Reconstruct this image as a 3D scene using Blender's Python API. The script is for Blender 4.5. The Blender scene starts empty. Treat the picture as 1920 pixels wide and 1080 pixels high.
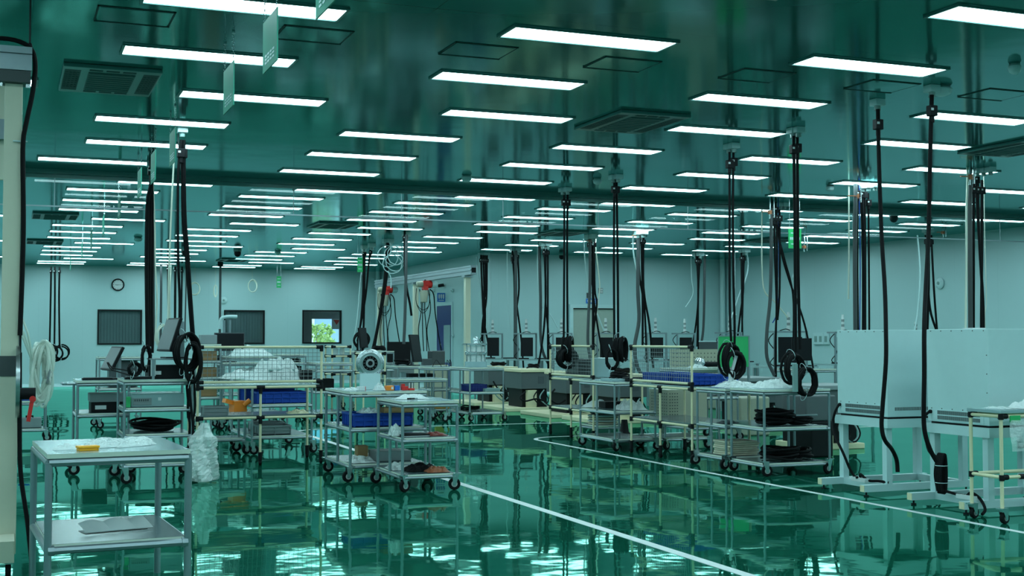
import bpy, bmesh, math, random
from mathutils import Vector, Matrix
S = bpy.context.scene
COL = S.collection
PI = math.pi
# ---------------------------------------------------------------- camera
cam_d = bpy.data.cameras.new('camera'); cam = bpy.data.objects.new('camera', cam_d); COL.objects.link(cam)
cam_d.sensor_width = 36.0; cam_d.lens = 36.0 * 2369.2 / 1920.0
cam_d.clip_start = 0.05; cam_d.clip_end = 200
cam.location = (0, 0, 1.38); cam.rotation_euler = (math.radians(90 + 2.305), 0, math.radians(-21.8))
S.camera = cam
# ---------------------------------------------------------------- world, view
W = bpy.data.worlds.new('world'); S.world = W; W.use_nodes = True
W.node_tree.nodes['Background'].inputs[0].default_value = (0.55, 0.8, 0.85, 1)
W.node_tree.nodes['Background'].inputs[1].default_value = 3.0
vs = S.view_settings; S.display_settings.display_device = 'sRGB'
vs.view_transform = 'Standard'; vs.look = 'None'; vs.gamma = 1.0; vs.use_curve_mapping = False
vs.exposure = 0.0
LAMP_COL = (0.60, 0.97, 1.0); LAMP_STRENGTH = 13.0     # ceiling light panels (the room's own lamps)

# ---------------------------------------------------------------- materials
def nmat(name):
    m = bpy.data.materials.new(name); m.use_nodes = True
    nt = m.node_tree; return m, nt, nt.nodes['Principled BSDF']
def mat(name, col, rough=0.5, metal=0.0, noise=0.06, nscale=12.0, bump=0.0, spec=0.5, **kw):
    m, nt, b = nmat(name)
    tc = nt.nodes.new('ShaderNodeTexCoord'); n = nt.nodes.new('ShaderNodeTexNoise')
    n.inputs['Scale'].default_value = nscale; n.inputs['Detail'].default_value = 3
    nt.links.new(tc.outputs['Object'], n.inputs['Vector'])
    r = nt.nodes.new('ShaderNodeMapRange'); r.inputs[3].default_value = 1 - noise; r.inputs[4].default_value = 1 + noise
    nt.links.new(n.outputs['Fac'], r.inputs[0])
    v = nt.nodes.new('ShaderNodeVectorMath'); v.operation = 'SCALE'; v.inputs[0].default_value = col
    nt.links.new(r.outputs[0], v.inputs['Scale']); nt.links.new(v.outputs[0], b.inputs['Base Color'])
    b.inputs['Roughness'].default_value = rough; b.inputs['Metallic'].default_value = metal
    b.inputs['Specular IOR Level'].default_value = spec
    if bump:
        bp = nt.nodes.new('ShaderNodeBump'); bp.inputs['Strength'].default_value = bump; bp.inputs['Distance'].default_value = 0.02
        nt.links.new(n.outputs['Fac'], bp.inputs['Height']); nt.links.new(bp.outputs[0], b.inputs['Normal'])
    for k, x in kw.items(): b.inputs[k].default_value = x
    return m
def emit(name, col, s):
    m = bpy.data.materials.new(name); m.use_nodes = True; nt = m.node_tree; nt.nodes.clear()
    e = nt.nodes.new('ShaderNodeEmission'); e.inputs[0].default_value = (*col, 1); e.inputs[1].default_value = s
    o = nt.nodes.new('ShaderNodeOutputMaterial'); nt.links.new(e.outputs[0], o.inputs[0]); return m
def glassy(name, col, rough=0.05, alpha=0.25, bump=0.0):
    # thin sheet: part clear, part glossy / milky surface
    m, nt, b = nmat(name)
    b.inputs['Base Color'].default_value = (*col, 1); b.inputs['Roughness'].default_value = rough
    tr = nt.nodes.new('ShaderNodeBsdfTransparent'); mx = nt.nodes.new('ShaderNodeMixShader'); mx.inputs[0].default_value = alpha
    nt.links.new(tr.outputs[0], mx.inputs[1]); nt.links.new(b.outputs[0], mx.inputs[2])
    nt.links.new(mx.outputs[0], nt.nodes['Material Output'].inputs[0])
    if bump:
        tc = nt.nodes.new('ShaderNodeTexCoord'); n = nt.nodes.new('ShaderNodeTexNoise'); n.inputs['Scale'].default_value = 22
        nt.links.new(tc.outputs['Object'], n.inputs['Vector'])
        bp = nt.nodes.new('ShaderNodeBump'); bp.inputs['Strength'].default_value = bump; bp.inputs['Distance'].default_value = 0.03
        nt.links.new(n.outputs['Fac'], bp.inputs['Height']); nt.links.new(bp.outputs[0], b.inputs['Normal'])
    return m
M = {}
# pale wall panels with faint vertical joints
def wall_mat():
    m, nt, b = nmat('wall_panel')
    g = nt.nodes.new('ShaderNodeNewGeometry'); sp = nt.nodes.new('ShaderNodeSeparateXYZ'); nt.links.new(g.outputs['Position'], sp.inputs[0])
    ad = nt.nodes.new('ShaderNodeMath'); ad.operation = 'ADD'; nt.links.new(sp.outputs[0], ad.inputs[0]); nt.links.new(sp.outputs[1], ad.inputs[1])
    md = nt.nodes.new('ShaderNodeMath'); md.operation = 'PINGPONG'; md.inputs[1].default_value = 0.6; nt.links.new(ad.outputs[0], md.inputs[0])
    lt = nt.nodes.new('ShaderNodeMath'); lt.operation = 'LESS_THAN'; lt.inputs[1].default_value = 0.004; nt.links.new(md.outputs[0], lt.inputs[0])
    mx = nt.nodes.new('ShaderNodeMix'); mx.data_type = 'RGBA'; mx.inputs[6].default_value = (0.43, 0.60, 0.62, 1); mx.inputs[7].default_value = (0.39, 0.56, 0.58, 1)
    nt.links.new(lt.outputs[0], mx.inputs[0]); nt.links.new(mx.outputs[2], b.inputs['Base Color'])
    b.inputs['Roughness'].default_value = 0.38; return m
M['wall'] = wall_mat()
def ceil_mat():
    m, nt, b = nmat('ceiling_panel')
    g = nt.nodes.new('ShaderNodeNewGeometry'); sp = nt.nodes.new('ShaderNodeSeparateXYZ'); nt.links.new(g.outputs['Position'], sp.inputs[0])
    def seam(ch, period, off, w):
        a = nt.nodes.new('ShaderNodeMath'); a.operation = 'ADD'; a.inputs[1].default_value = off; nt.links.new(sp.outputs[ch], a.inputs[0])
        p = nt.nodes.new('ShaderNodeMath'); p.operation = 'PINGPONG'; p.inputs[1].default_value = period / 2; nt.links.new(a.outputs[0], p.inputs[0])
        l = nt.nodes.new('ShaderNodeMath'); l.operation = 'LESS_THAN'; l.inputs[1].default_value = w; nt.links.new(p.outputs[0], l.inputs[0]); return l
    s1 = seam(1, 1.54, -9.22 + 15.4, 0.006); s2 = seam(0, 2.42, -0.13 + 24.2, 0.003)
    mxm = nt.nodes.new('ShaderNodeMath'); mxm.operation = 'MAXIMUM'; nt.links.new(s1.outputs[0], mxm.inputs[0]); nt.links.new(s2.outputs[0], mxm.inputs[1])
    mx = nt.nodes.new('ShaderNodeMix'); mx.data_type = 'RGBA'; mx.inputs[6].default_value = (0.030, 0.135, 0.125, 1); mx.inputs[7].default_value = (0.010, 0.04, 0.04, 1)
    nt.links.new(mxm.outputs[0], mx.inputs[0]); df = nt.nodes.new('ShaderNodeBsdfDiffuse'); gl = nt.nodes.new('ShaderNodeBsdfGlossy'); fr = nt.nodes.new('ShaderNodeFresnel'); ms = nt.nodes.new('ShaderNodeMixShader')
    nt.nodes.remove(b); nt.links.new(mx.outputs[2], df.inputs[0]); gl.inputs['Color'].default_value = (0.55, 0.95, 0.94, 1); gl.inputs['Roughness'].default_value = 0.10; fr.inputs[0].default_value = 1.5
    nt.links.new(fr.outputs[0], ms.inputs[0]); nt.links.new(df.outputs[0], ms.inputs[1]); nt.links.new(gl.outputs[0], ms.inputs[2]); nt.links.new(ms.outputs[0], nt.nodes['Material Output'].inputs[0])
    tc = nt.nodes.new('ShaderNodeTexNoise'); tc.inputs['Scale'].default_value = 1.3
    nt.links.new(g.outputs['Position'], tc.inputs['Vector'])
    bp = nt.nodes.new('ShaderNodeBump'); bp.inputs['Strength'].default_value = 0.06; bp.inputs['Distance'].default_value = 0.03
    nt.links.new(tc.outputs['Fac'], bp.inputs['Height'])
    for q in (df, gl): nt.links.new(bp.outputs[0], q.inputs['Normal'])
    return m
M['ceil'] = ceil_mat()
def floor_mat():
    m, nt, b = nmat('green_epoxy'); nt.nodes.remove(b)
    g = nt.nodes.new('ShaderNodeNewGeometry')
    df = nt.nodes.new('ShaderNodeBsdfDiffuse'); df.inputs[0].default_value = (0.004, 0.078, 0.048, 1)
    gl = nt.nodes.new('ShaderNodeBsdfGlossy'); gl.inputs['Color'].default_value = (0.42, 1.0, 0.82, 1); gl.inputs['Roughness'].default_value = 0.03
    fr = nt.nodes.new('ShaderNodeFresnel'); fr.inputs[0].default_value = 1.55
    mx = nt.nodes.new('ShaderNodeMixShader'); nt.links.new(fr.outputs[0], mx.inputs[0]); nt.links.new(df.outputs[0], mx.inputs[1]); nt.links.new(gl.outputs[0], mx.inputs[2])
    nt.links.new(mx.outputs[0], nt.nodes['Material Output'].inputs[0])
    def noise(sc, det, vec_scale):
        mp = nt.nodes.new('ShaderNodeMapping'); mp.inputs['Scale'].default_value = vec_scale
        nt.links.new(g.outputs['Position'], mp.inputs['Vector'])
        n = nt.nodes.new('ShaderNodeTexNoise'); n.inputs['Scale'].default_value = sc; n.inputs['Detail'].default_value = det
        nt.links.new(mp.outputs[0], n.inputs['Vector']); return n
    n1 = noise(1.2, 0.5, (1.0, 1.0, 1)); n2 = noise(6.0, 1.0, (1, 1, 1))
    a = nt.nodes.new('ShaderNodeMath'); a.operation = 'MULTIPLY_ADD'; a.inputs[1].default_value = 0.09
    nt.links.new(n2.outputs['Fac'], a.inputs[0]); nt.links.new(n1.outputs['Fac'], a.inputs[2])
    bp = nt.nodes.new('ShaderNodeBump'); bp.inputs['Strength'].default_value = 1.0; bp.inputs['Distance'].default_value = 0.0055
    nt.links.new(a.outputs[0], bp.inputs['Height'])
    for q in (df, gl, fr): nt.links.new(bp.outputs[0], q.inputs['Normal'])
    return m
M['floor'] = floor_mat()
M['lamp'] = emit('lamp_diffuser', LAMP_COL, LAMP_STRENGTH)
M['white'] = mat('white_paint', (0.50, 0.66, 0.68), 0.4, noise=0.03)
M['cpanel'] = mat('ceiling_fitting', (0.045, 0.16, 0.15), 0.3, noise=0.03)
M['frame'] = mat('lamp_frame', (0.20, 0.32, 0.31), 0.35, noise=0.03)
M['dgrey'] = mat('dark_grey', (0.05, 0.06, 0.065), 0.5)
M['grey'] = mat('grey_paint', (0.22, 0.26, 0.27), 0.5)
M['vent'] = mat('vent_dark', (0.012, 0.045, 0.042), 0.6)
M['grille'] = mat('grille_plate', (0.03, 0.10, 0.095), 0.5)
M['alu'] = mat('aluminium', (0.30, 0.36, 0.39), 0.35, 0.75, noise=0.05, nscale=30)
M['steel'] = mat('polished_steel', (0.55, 0.60, 0.62), 0.26, 1.0, noise=0.04)
M['black'] = mat('black_rubber', (0.004, 0.004, 0.005), 0.7, spec=0.15)
M['blackp'] = mat('black_plastic', (0.006, 0.006, 0.008), 0.55, spec=0.2)
M['cream'] = mat('cream_paint', (0.75, 0.66, 0.44), 0.42, noise=0.04)
M['creamg'] = mat('cream_post', (0.60, 0.58, 0.46), 0.45, noise=0.04)
M['blue'] = mat('blue_crate', (0.006, 0.055, 0.36), 0.5, spec=0.3)
M['mgrey'] = mat('machine_grey', (0.085, 0.10, 0.108), 0.45)
M['green'] = mat('green_board', (0.02, 0.42, 0.13), 0.45)
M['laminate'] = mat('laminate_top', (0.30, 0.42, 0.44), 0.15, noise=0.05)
M['edge'] = mat('cream_edge_band', (0.62, 0.66, 0.58), 0.4)
M['darkred'] = mat('dark_red_parts', (0.28, 0.05, 0.04), 0.5, noise=0.5, nscale=40)
M['rust'] = mat('rust_orange_parts', (0.30, 0.09, 0.04), 0.5, noise=0.5, nscale=40)
M['leaf'] = mat('pale_door_paint', (0.36, 0.42, 0.37), 0.45)
M['hub'] = mat('wheel_hub', (0.35, 0.38, 0.38), 0.4)
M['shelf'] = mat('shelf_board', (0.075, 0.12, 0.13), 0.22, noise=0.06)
M['red'] = mat('red_plastic', (0.65, 0.02, 0.015), 0.4)
M['orange'] = mat('orange_plastic', (0.85, 0.22, 0.015), 0.45)
M['yellow'] = mat('yellow_plastic', (0.95, 0.40, 0.01), 0.45)
M['paper'] = mat('paper', (0.62, 0.66, 0.67), 0.7)
M['wood'] = mat('cardboard', (0.40, 0.22, 0.10), 0.7)
M['bagp'] = glassy('clear_bag', (0.92, 0.97, 0.97), 0.10, 0.40, 0.9)
M['film'] = glassy('plastic_film', (0.92, 0.97, 0.97), 0.12, 0.58, 1.0)
M['hose'] = mat('clear_hose', (0.70, 0.72, 0.62), 0.2)
M['hoseclr'] = glassy('clear_hose_wall', (0.80, 0.85, 0.78), 0.12, 0.6)
M['blind'] = mat('blind_slats', (0.24, 0.30, 0.33), 0.5)
M['acryl'] = glassy('green_acrylic', (0.015, 0.28, 0.19), 0.6, 0.95)
M['screen'] = mat('dark_screen', (0.008, 0.009, 0.012), 0.4, spec=0.2)
M['monitor'] = mat('monitor_back', (0.06, 0.07, 0.08), 0.4)
M['navy'] = mat('navy_door', (0.008, 0.016, 0.16), 0.35)
M['signb'] = mat('blue_sign', (0.01, 0.14, 0.55), 0.45)
M['copper'] = mat('copper_valve', (0.45, 0.15, 0.07), 0.4, 0.4)
M['tanb'] = mat('tan_boards', (0.62, 0.55, 0.42), 0.6, noise=0.2)
M['machine'] = mat('machine_beige', (0.36, 0.36, 0.28), 0.4)
M['peg'] = mat('perforated_board', (0.42, 0.42, 0.32), 0.5)

# ---------------------------------------------------------------- mesh building helpers
class MB:
    def __init__(s): s.v = []; s.f = []; s.mi = []; s.cur = 0; s.sm = []
    def m(s, i): s.cur = i; return s
    def add(s, vs_, fs, smooth=False):
        o = len(s.v); s.v += [tuple(p) for p in vs_]
        for f in fs: s.f.append([o + i for i in f]); s.mi.append(s.cur); s.sm.append(smooth)
        return s
    def box(s, c, d, rz=0.0, rx=0.0, ry=0.0):
        R = Matrix.Rotation(rz, 3, 'Z') @ Matrix.Rotation(ry, 3, 'Y') @ Matrix.Rotation(rx, 3, 'X')
        p = [Vector(c) + R @ Vector((sx*d[0]/2, sy*d[1]/2, sz*d[2]/2)) for sz in (-1, 1) for sy in (-1, 1) for sx in (-1, 1)]
        return s.add(p, [(0,2,3,1),(4,5,7,6),(0,1,5,4),(2,6,7,3),(0,4,6,2),(1,3,7,5)])
    def bb(s, x0, x1, y0, y1, z0, z1): return s.box(((x0+x1)/2, (y0+y1)/2, (z0+z1)/2), (abs(x1-x0), abs(y1-y0), abs(z1-z0)))
    def tray(s, x0, x1, y0, y1, z0, z1, t=0.006):
        s.bb(x0, x1, y0, y1, z0, z0+t); s.bb(x0, x0+t, y0, y1, z0, z1); s.bb(x1-t, x1, y0, y1, z0, z1)
        s.bb(x0, x1, y0, y0+t, z0, z1); return s.bb(x0, x1, y1-t, y1, z0, z1)
    def tube(s, pts, r, n=8, closed=False, r1=None):
        pts = [Vector(p) for p in pts]; N = len(pts); rings = []; ref = None
        for i, p in enumerate(pts):
            a = pts[(i-1) % N] if (i or closed) else p; b = pts[(i+1) % N] if (i < N-1 or closed) else p
            t = (b - a).normalized()
            if ref is None: ref = Vector((0,0,1)) if abs(t.z) < 0.9 else Vector((1,0,0))
            u = t.cross(ref).normalized(); w = u.cross(t).normalized(); ref = w if w.length > 0.1 else ref
            rr = r if r1 is None else r + (r1 - r) * i / max(1, N-1)
            rings.append([p + rr*(math.cos(2*PI*k/n)*u + math.sin(2*PI*k/n)*w) for k in range(n)])
        vs_ = [q for rg in rings for q in rg]; fs = []
        for i in range(N if closed else N-1):
            j = (i+1) % N
            for k in range(n): fs.append((i*n+k, i*n+(k+1) % n, j*n+(k+1) % n, j*n+k))
        if not closed: fs += [tuple(range(n-1, -1, -1)), tuple((N-1)*n+k for k in range(n))]
        return s.add(vs_, fs, True)
    def rod(s, a, b, r, n=8): return s.tube([a, b], r, n)
    def ring(s, c, R_, r, ax=(0,1,0), n=20, k=6, sq=1.0, jit=0.0, rnd=None):
        ax = Vector(ax).normalized(); u = ax.orthogonal().normalized(); w = ax.cross(u)
        if abs(ax.z) < 0.9: w = Vector((0,0,1)); w = (w - ax*w.dot(ax)).normalized(); u = w.cross(ax)
        g = (lambda: (rnd.random()-0.5)*2*jit) if rnd else (lambda: 0)
        return s.tube([Vector(c) + u*(R_*math.cos(2*PI*i/n)+g()) + w*(R_*sq*math.sin(2*PI*i/n)+g()) + ax*g() for i in range(n)], r, k, True)
    def lathe(s, c, prof, ax=(0,0,1), n=20):
        ax = Vector(ax).normalized(); u = ax.orthogonal().normalized(); w = ax.cross(u); vs_ = []; fs = []
        for r, h in prof:
            for k in range(n): vs_.append(Vector(c) + ax*h + r*(u*math.cos(2*PI*k/n) + w*math.sin(2*PI*k/n)))
        for i in range(len(prof)-1):
            for k in range(n): fs.append((i*n+k, i*n+(k+1) % n, (i+1)*n+(k+1) % n, (i+1)*n+k))
        if prof[0][0] > 0.0005: fs.append(tuple(range(n-1, -1, -1)))
        if prof[-1][0] > 0.0005: fs.append(tuple((len(prof)-1)*n+k for k in range(n)))
        return s.add(vs_, fs, True)
    def cyl(s, a, b, r, n=14):
        a = Vector(a); b = Vector(b); L = (b-a).length
        return s.lathe(a, [(r, 0), (r, L)], b-a, n)
    def sheet(s, fn, nu, nv, smooth=True):
        vs_ = [fn(i/nu, j/nv) for j in range(nv+1) for i in range(nu+1)]
        fs = [(j*(nu+1)+i, j*(nu+1)+i+1, (j+1)*(nu+1)+i+1, (j+1)*(nu+1)+i) for j in range(nv) for i in range(nu)]
        return s.add(vs_, fs, smooth)
    def poly(s, outline, th, n):
        # flat outline (list of 3-D points) extruded along n by th
        n = Vector(n).normalized() * th; k = len(outline); a = [Vector(p) for p in outline]
        return s.add(a + [p + n for p in a], [tuple(range(k-1, -1, -1)), tuple(range(k, 2*k))] + [(i, (i+1) % k, k+(i+1) % k, k+i) for i in range(k)])
    def build(s, name, mats, parent=None, off=None, bevel=0.0):
        if not s.v: return None
        if not isinstance(mats, (list, tuple)): mats = [mats]
        o = Vector(off) if off is not None else Vector((0,0,0))
        me = bpy.data.meshes.new(name); me.from_pydata([(x-o.x, y-o.y, z-o.z) for x, y, z in s.v], [], s.f)
        for m_ in mats: me.materials.append(M[m_] if isinstance(m_, str) else m_)
        for p, i, q in zip(me.polygons, s.mi, s.sm): p.material_index = i; p.use_smooth = q
        bm = bmesh.new(); bm.from_mesh(me); bmesh.ops.recalc_face_normals(bm, faces=bm.faces); bm.to_mesh(me); bm.free()
        if any(s.sm):
            try: me.set_sharp_from_angle(angle=math.radians(40))
            except Exception: pass
        ob = bpy.data.objects.new(name, me); COL.objects.link(ob)
        if parent is not None: ob.parent = parent
        elif off is not None: ob.location = o
        if bevel:
            bv = ob.modifiers.new('bevel', 'BEVEL'); bv.width = bevel; bv.segments = 2; bv.limit_method = 'ANGLE'
        return ob
def tag(o, label, cat, group=None, kind=None):
    if label: o['label'] = label
    if cat: o['category'] = cat
    if group: o['group'] = group
    if kind: o['kind'] = kind
    return o
def thing(name, label, cat, loc=(0,0,0), rz=0.0, group=None):
    o = bpy.data.objects.new(name, None); COL.objects.link(o); o.empty_display_size = 0.1
    o.location = loc; o.rotation_euler = (0, 0, rz); return tag(o, label, cat, group)
def struct(name, mb, m):
    o = mb.build(name, m); o['kind'] = 'structure'; return o
def copy_tree(o, parent=None):
    c = o.copy(); COL.objects.link(c)
    if parent is not None: c.parent = parent
    for ch in [x for x in bpy.data.objects if x.parent == o]: copy_tree(ch, c)
    return c
ORD = ['first','second','third','fourth','fifth','sixth','seventh','eighth','ninth','tenth','eleventh','twelfth','thirteenth','fourteenth','fifteenth','sixteenth','seventeenth','eighteenth','nineteenth','twentieth','twenty-first','twenty-second','twenty-third','twenty-fourth']
rnd = random.Random(7)

# ---------------------------------------------------------------- the room
CZ = 3.51                      # ceiling height
XL, XR, YB, YF = -4.0, 17.9, -5.5, 38.75
YS, XS = 29.4, 11.0           # the stepped back wall on the right
b = MB(); b.bb(XL-.2, XR+.2, YB-.2, YF+.2, -0.2, 0); struct('floor', b, 'floor')
b = MB(); b.bb(XL-.2, XR+.2, YB-.2, YF+.2, CZ, CZ+.2); struct('ceiling', b, 'ceil')
def wall_x(name, y, x0, x1, holes, th=0.2, back=1):
    # wall in a plane of constant y with rectangular holes (x0,x1,z0,z1)
    b = MB(); y0, y1 = (y, y+th) if back > 0 else (y-th, y)
    cuts = sorted(holes); x = x0
    for hx0, hx1, z0, z1 in cuts:
        b.bb(x, hx0, y0, y1, 0, CZ)
        if z0 > 0: b.bb(hx0, hx1, y0, y1, 0, z0)
        b.bb(hx0, hx1, y0, y1, z1, CZ); x = hx1
    b.bb(x, x1, y0, y1, 0, CZ); struct(name, b, 'wall')
WIN = ((2.484,3.7,1.23,2.221),(6.128,7.321,1.241,2.235),(8.525,9.723,1.254,2.254))
wall_x('wall_back', YF, XL-.2, XS, WIN)
b = MB(); b.bb(XS, XS+.2, YS+.2, YF+.2, 0, CZ); o = struct('wall_side', b, 'wall')
wall_x('wall_back_right', YS, XS, XR, [])
b = MB(); b.bb(XR, XR+.2, YB, YS+.2, 0, CZ); struct('wall_right', b, 'wall')
b = MB(); b.bb(XL-.2, XL, YB, YF, 0, CZ); struct('wall_left', b, 'wall')
b = MB(); b.bb(XL-.2, XR+.2, YB-.2, YB, 0, CZ); struct('wall_front', b, 'wall')
# coved skirting along the walls (white)
def cove(name, p, q, n):
    p = Vector(p); q = Vector(q); n = Vector(n); b = MB(); prof = [(0, 0), (0.07, 0), (0.03, 0.02), (0.01, 0.06), (0.0, 0.09)]
    vs_ = [e + n*(a+0.001) + Vector((0, 0, h+0.001)) for e in (p, q) for a, h in prof]; k = len(prof)
    b.add(vs_, [(i, i+1, k+i+1, k+i) for i in range(k-1)] + [(k-1, 0, k, 2*k-1), tuple(range(k)), tuple(range(2*k-1, k-1, -1))], True); struct(name, b, 'white')
cove('baseboard_back', (XL, YF, 0), (XS, YF, 0), (0, -1, 0))
cove('baseboard_side', (XS, YS, 0), (XS, YF, 0), (-1, 0, 0))
cove('baseboard_back_right', (XS, YS, 0), (XR, YS, 0), (0, -1, 0))
cove('baseboard_right', (XR, YB, 0), (XR, YS, 0), (-1, 0, 0))

# ---------------------------------------------------------------- ceiling lights, on their regular grid
ROWY = [6.50, 8.05, 9.60, 11.15, 12.70, 14.23, 15.80, 17.74, 18.88, 20.38, 21.88, 23.41, 24.96, 26.47, 28.02, 29.42, 30.85, 32.28, 33.82, 35.20, 36.75, 37.75]
SHIFT = {3, 7, 11, 15, 19}
def make_light():
    t = thing('ceiling_light', '', 'ceiling light')
    b = MB(); w, d = 0.62, 0.15; f = 0.02
    b.bb(-w-f, w+f, -d-f, -d, -0.012, 0); b.bb(-w-f, w+f, d, d+f, -0.012, 0); b.bb(-w-f, -w, -d, d, -0.012, 0); b.bb(w, w+f, -d, d, -0.012, 0)
    b.build('frame', 'cpanel', t)
    b = MB(); b.bb(-w, w, -d+.012, d-.012, -0.008, -0.001); b.build('diffuser', 'lamp', t)
    return t
LP = []
for r in range(-6, len(ROWY)):
    y = ROWY[r] if r >= 0 else 6.50 + 1.55*r
    for k in range(-2, 7):
        x = 1.39 + 2.42*k + (0.605 if r in SHIFT or r in (-1, -5) else 0)
        if r == 6 and k == 0: x = 0.94
        if x > XS - 0.8 and r == 15: x, y_ = 1.39 + 2.42*k, 28.78
        else: y_ = y
        if x > XR - 0.7 or (y > YS - 0.3 and x > XS - 0.8): continue
        if r == -1 and k >= 0 and False: continue
        LP.append((r, k, x, y_))
NIN = {}
proto = make_light(); first = True
for r, k, x, y in LP:
    o = proto if first else copy_tree(proto)
    first = False; o.location = (x, y, CZ - 0.001)
    i = NIN.get(r, 0); NIN[r] = i + 1
    if r >= 0: lab = f'lit rectangular ceiling panel, {ORD[i]} from the left in the {ORD[r]} row from the front'
    else: lab = f'lit rectangular ceiling panel above and behind the viewer, {ORD[i]} from the left, {ORD[-r-1]} row back'
    o['label'] = lab; o['group'] = 'recessed ceiling light panels'

# ---------------------------------------------------------------- hanging glass smoke curtain across the hall
t = thing('smoke_curtain', 'long glass smoke curtain hanging from ceiling across the whole hall', 'glass partition', (7, 16.9, CZ))
b = MB(); b.bb(XL, XR-.01, 16.80, 17.0, CZ-.055, CZ-.001); b.bb(XL, XR-.01, 16.87, 16.93, CZ-.10, CZ-.055); b.build('rail', 'cpanel', t, (7, 16.9, CZ))
def curtain_glass():
    m, nt, bs = nmat('clear_glass_sheet'); nt.nodes.remove(bs)
    fr = nt.nodes.new('ShaderNodeFresnel'); fr.inputs[0].default_value = 1.5
    tr = nt.nodes.new('ShaderNodeBsdfTransparent'); tr.inputs[0].default_value = (0.86, 0.95, 0.94, 1)
    gl = nt.nodes.new('ShaderNodeBsdfGlossy'); gl.inputs['Roughness'].default_value = 0.0
    mx = nt.nodes.new('ShaderNodeMixShader'); nt.links.new(fr.outputs[0], mx.inputs[0]); nt.links.new(tr.outputs[0], mx.inputs[1]); nt.links.new(gl.outputs[0], mx.inputs[2])
    nt.links.new(mx.outputs[0], nt.nodes['Material Output'].inputs[0]); return m
M['cglass'] = curtain_glass()
px_ = [XL] + [-2.5 + 1.52*i for i in range(14) if -2.5+1.52*i < XR-.3] + [XR-.02]
for i in range(len(px_)-1):
    x0, x1 = px_[i], px_[i+1]
    b = MB(); b.add([(x0+.006, 16.9, 3.06), (x1-.006, 16.9, 3.06), (x1-.006, 16.9, CZ-.10), (x0+.006, 16.9, CZ-.10)], [(0,1,2,3)]); b.build('glass_pane', 'cglass', t, (7, 16.9, CZ))
b = MB(); b.bb(XL, XR-.01, 16.892, 16.908, 3.045, 3.062); b.build('bottom_trim', 'alu', t, (7, 16.9, CZ))
for x in px_[1:-1]:
    b = MB(); b.rod((x, 16.9, 3.06), (x, 16.9, CZ-.1), .006, 6); b.build('joint_strip', 'alu', t, (7, 16.9, CZ))

# ---------------------------------------------------------------- ceiling air-conditioner cassettes, hatches, detectors
def cassette(x0, y0, label, w=0.74, d=1.06):
    c = (x0 + w/2, y0 + d/2, CZ-.001)
    t = thing('air_conditioner_cassette', label, 'air conditioner', c, 0, 'ceiling air conditioner cassettes')
    b = MB(); b.bb(-w/2, w/2, -d/2, d/2, -.03, 0); b.build('panel', 'cpanel', t, bevel=.006)
    b = MB(); b.bb(-w*.24, w*.24, -d*.34, d*.34, -.036, -.030)
    for i in range(9): b.bb(-w*.23, w*.23, -d*.32+i*d*.08-.004, -d*.32+i*d*.08+.004, -.040, -.036)
    b.build('intake_grille', 'grille', t)
    for s in (-1, 1):
        b = MB(); b.bb(s*w*.40-.06, s*w*.40+.06, -d*.40, d*.40, -.0305, -.0301)
        for i in range(4):
            for j in range(8): b.bb(s*w*.40+(i-1.5)*.028-.009, s*w*.40+(i-1.5)*.028+.009, (j-3.5)*.085-.022, (j-3.5)*.085+.022, -.033, -.030)
        b.build('outlet_slots', 'vent', t)
        for i in range(3): b = MB(); b.bb((i-1)*w*.17-.05, (i-1)*w*.17+.05, s*d*.42-.022, s*d*.42+.022, -.033, -.030); b.build('outlet_slot', 'vent', t)
for x0, y0, l in [(0.38, 10.24, 'recessed air conditioner cassette above the left cream post, left of the hanging green signs'),
                  (5.27, 10.44, 'recessed air conditioner cassette between the light panels at upper right of centre'),
                  (10.02, 10.35, 'recessed air conditioner cassette cut by the right edge of the photo'),
                  (9.95, 22.6, 'air conditioner cassette beyond the glass curtain, right of centre'),
                  (5.26, 22.6, 'air conditioner cassette beyond the glass curtain, left of centre'),
                  (0.38, 22.6, 'air conditioner cassette beyond the glass curtain at the far left'),
                  (0.38, 28.9, 'small far air conditioner cassette nearest the clock wall at left'),
                  (5.26, 33.8, 'farthest air conditioner cassette, in front of the windowed back wall'),
                  (14.9, 22.6, 'air conditioner cassette beyond the curtain at the far right')]:
    cassette(x0, y0, l)
def hatch(x0, y0, label, w=0.49, d=0.40):
    t = thing('access_hatch', label, 'ceiling hatch', (x0+w/2, y0+d/2, CZ-.001), 0, 'ceiling access hatches')
    b = MB(); f = .012
    b.bb(-w/2, w/2, -d/2, -d/2+f, -.004, 0); b.bb(-w/2, w/2, d/2-f, d/2, -.010, 0); b.bb(-w/2, -w/2+f, -d/2, d/2, -.004, 0); b.bb(w/2-f, w/2, -d/2, d/2, -.004, 0)
    b.build('frame', 'vent', t)
    b = MB(); b.bb(-w/2+f+.004, w/2-f-.004, -d/2+f+.004, d/2-f-.004, -.006, 0); b.build('door', 'ceil', t)
for x0, y0, l in [(0.51, 8.40, 'ceiling access hatch above the left-most near light panel'), (1.72, 8.46, 'ceiling access hatch between the top left lights, right of the green sign'),
                  (2.96, 8.49, 'ceiling access hatch left of the first large central light'), (4.16, 8.51, 'ceiling access hatch just below the large central light'),
                  (5.36, 8.48, 'ceiling access hatch below and left of the right large light'), (6.58, 8.46, 'ceiling access hatch left of the dome detector at upper right'),
                  (7.73, 8.39, 'ceiling access hatch at the upper right edge of the photo')]: hatch(x0, y0, l)
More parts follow.
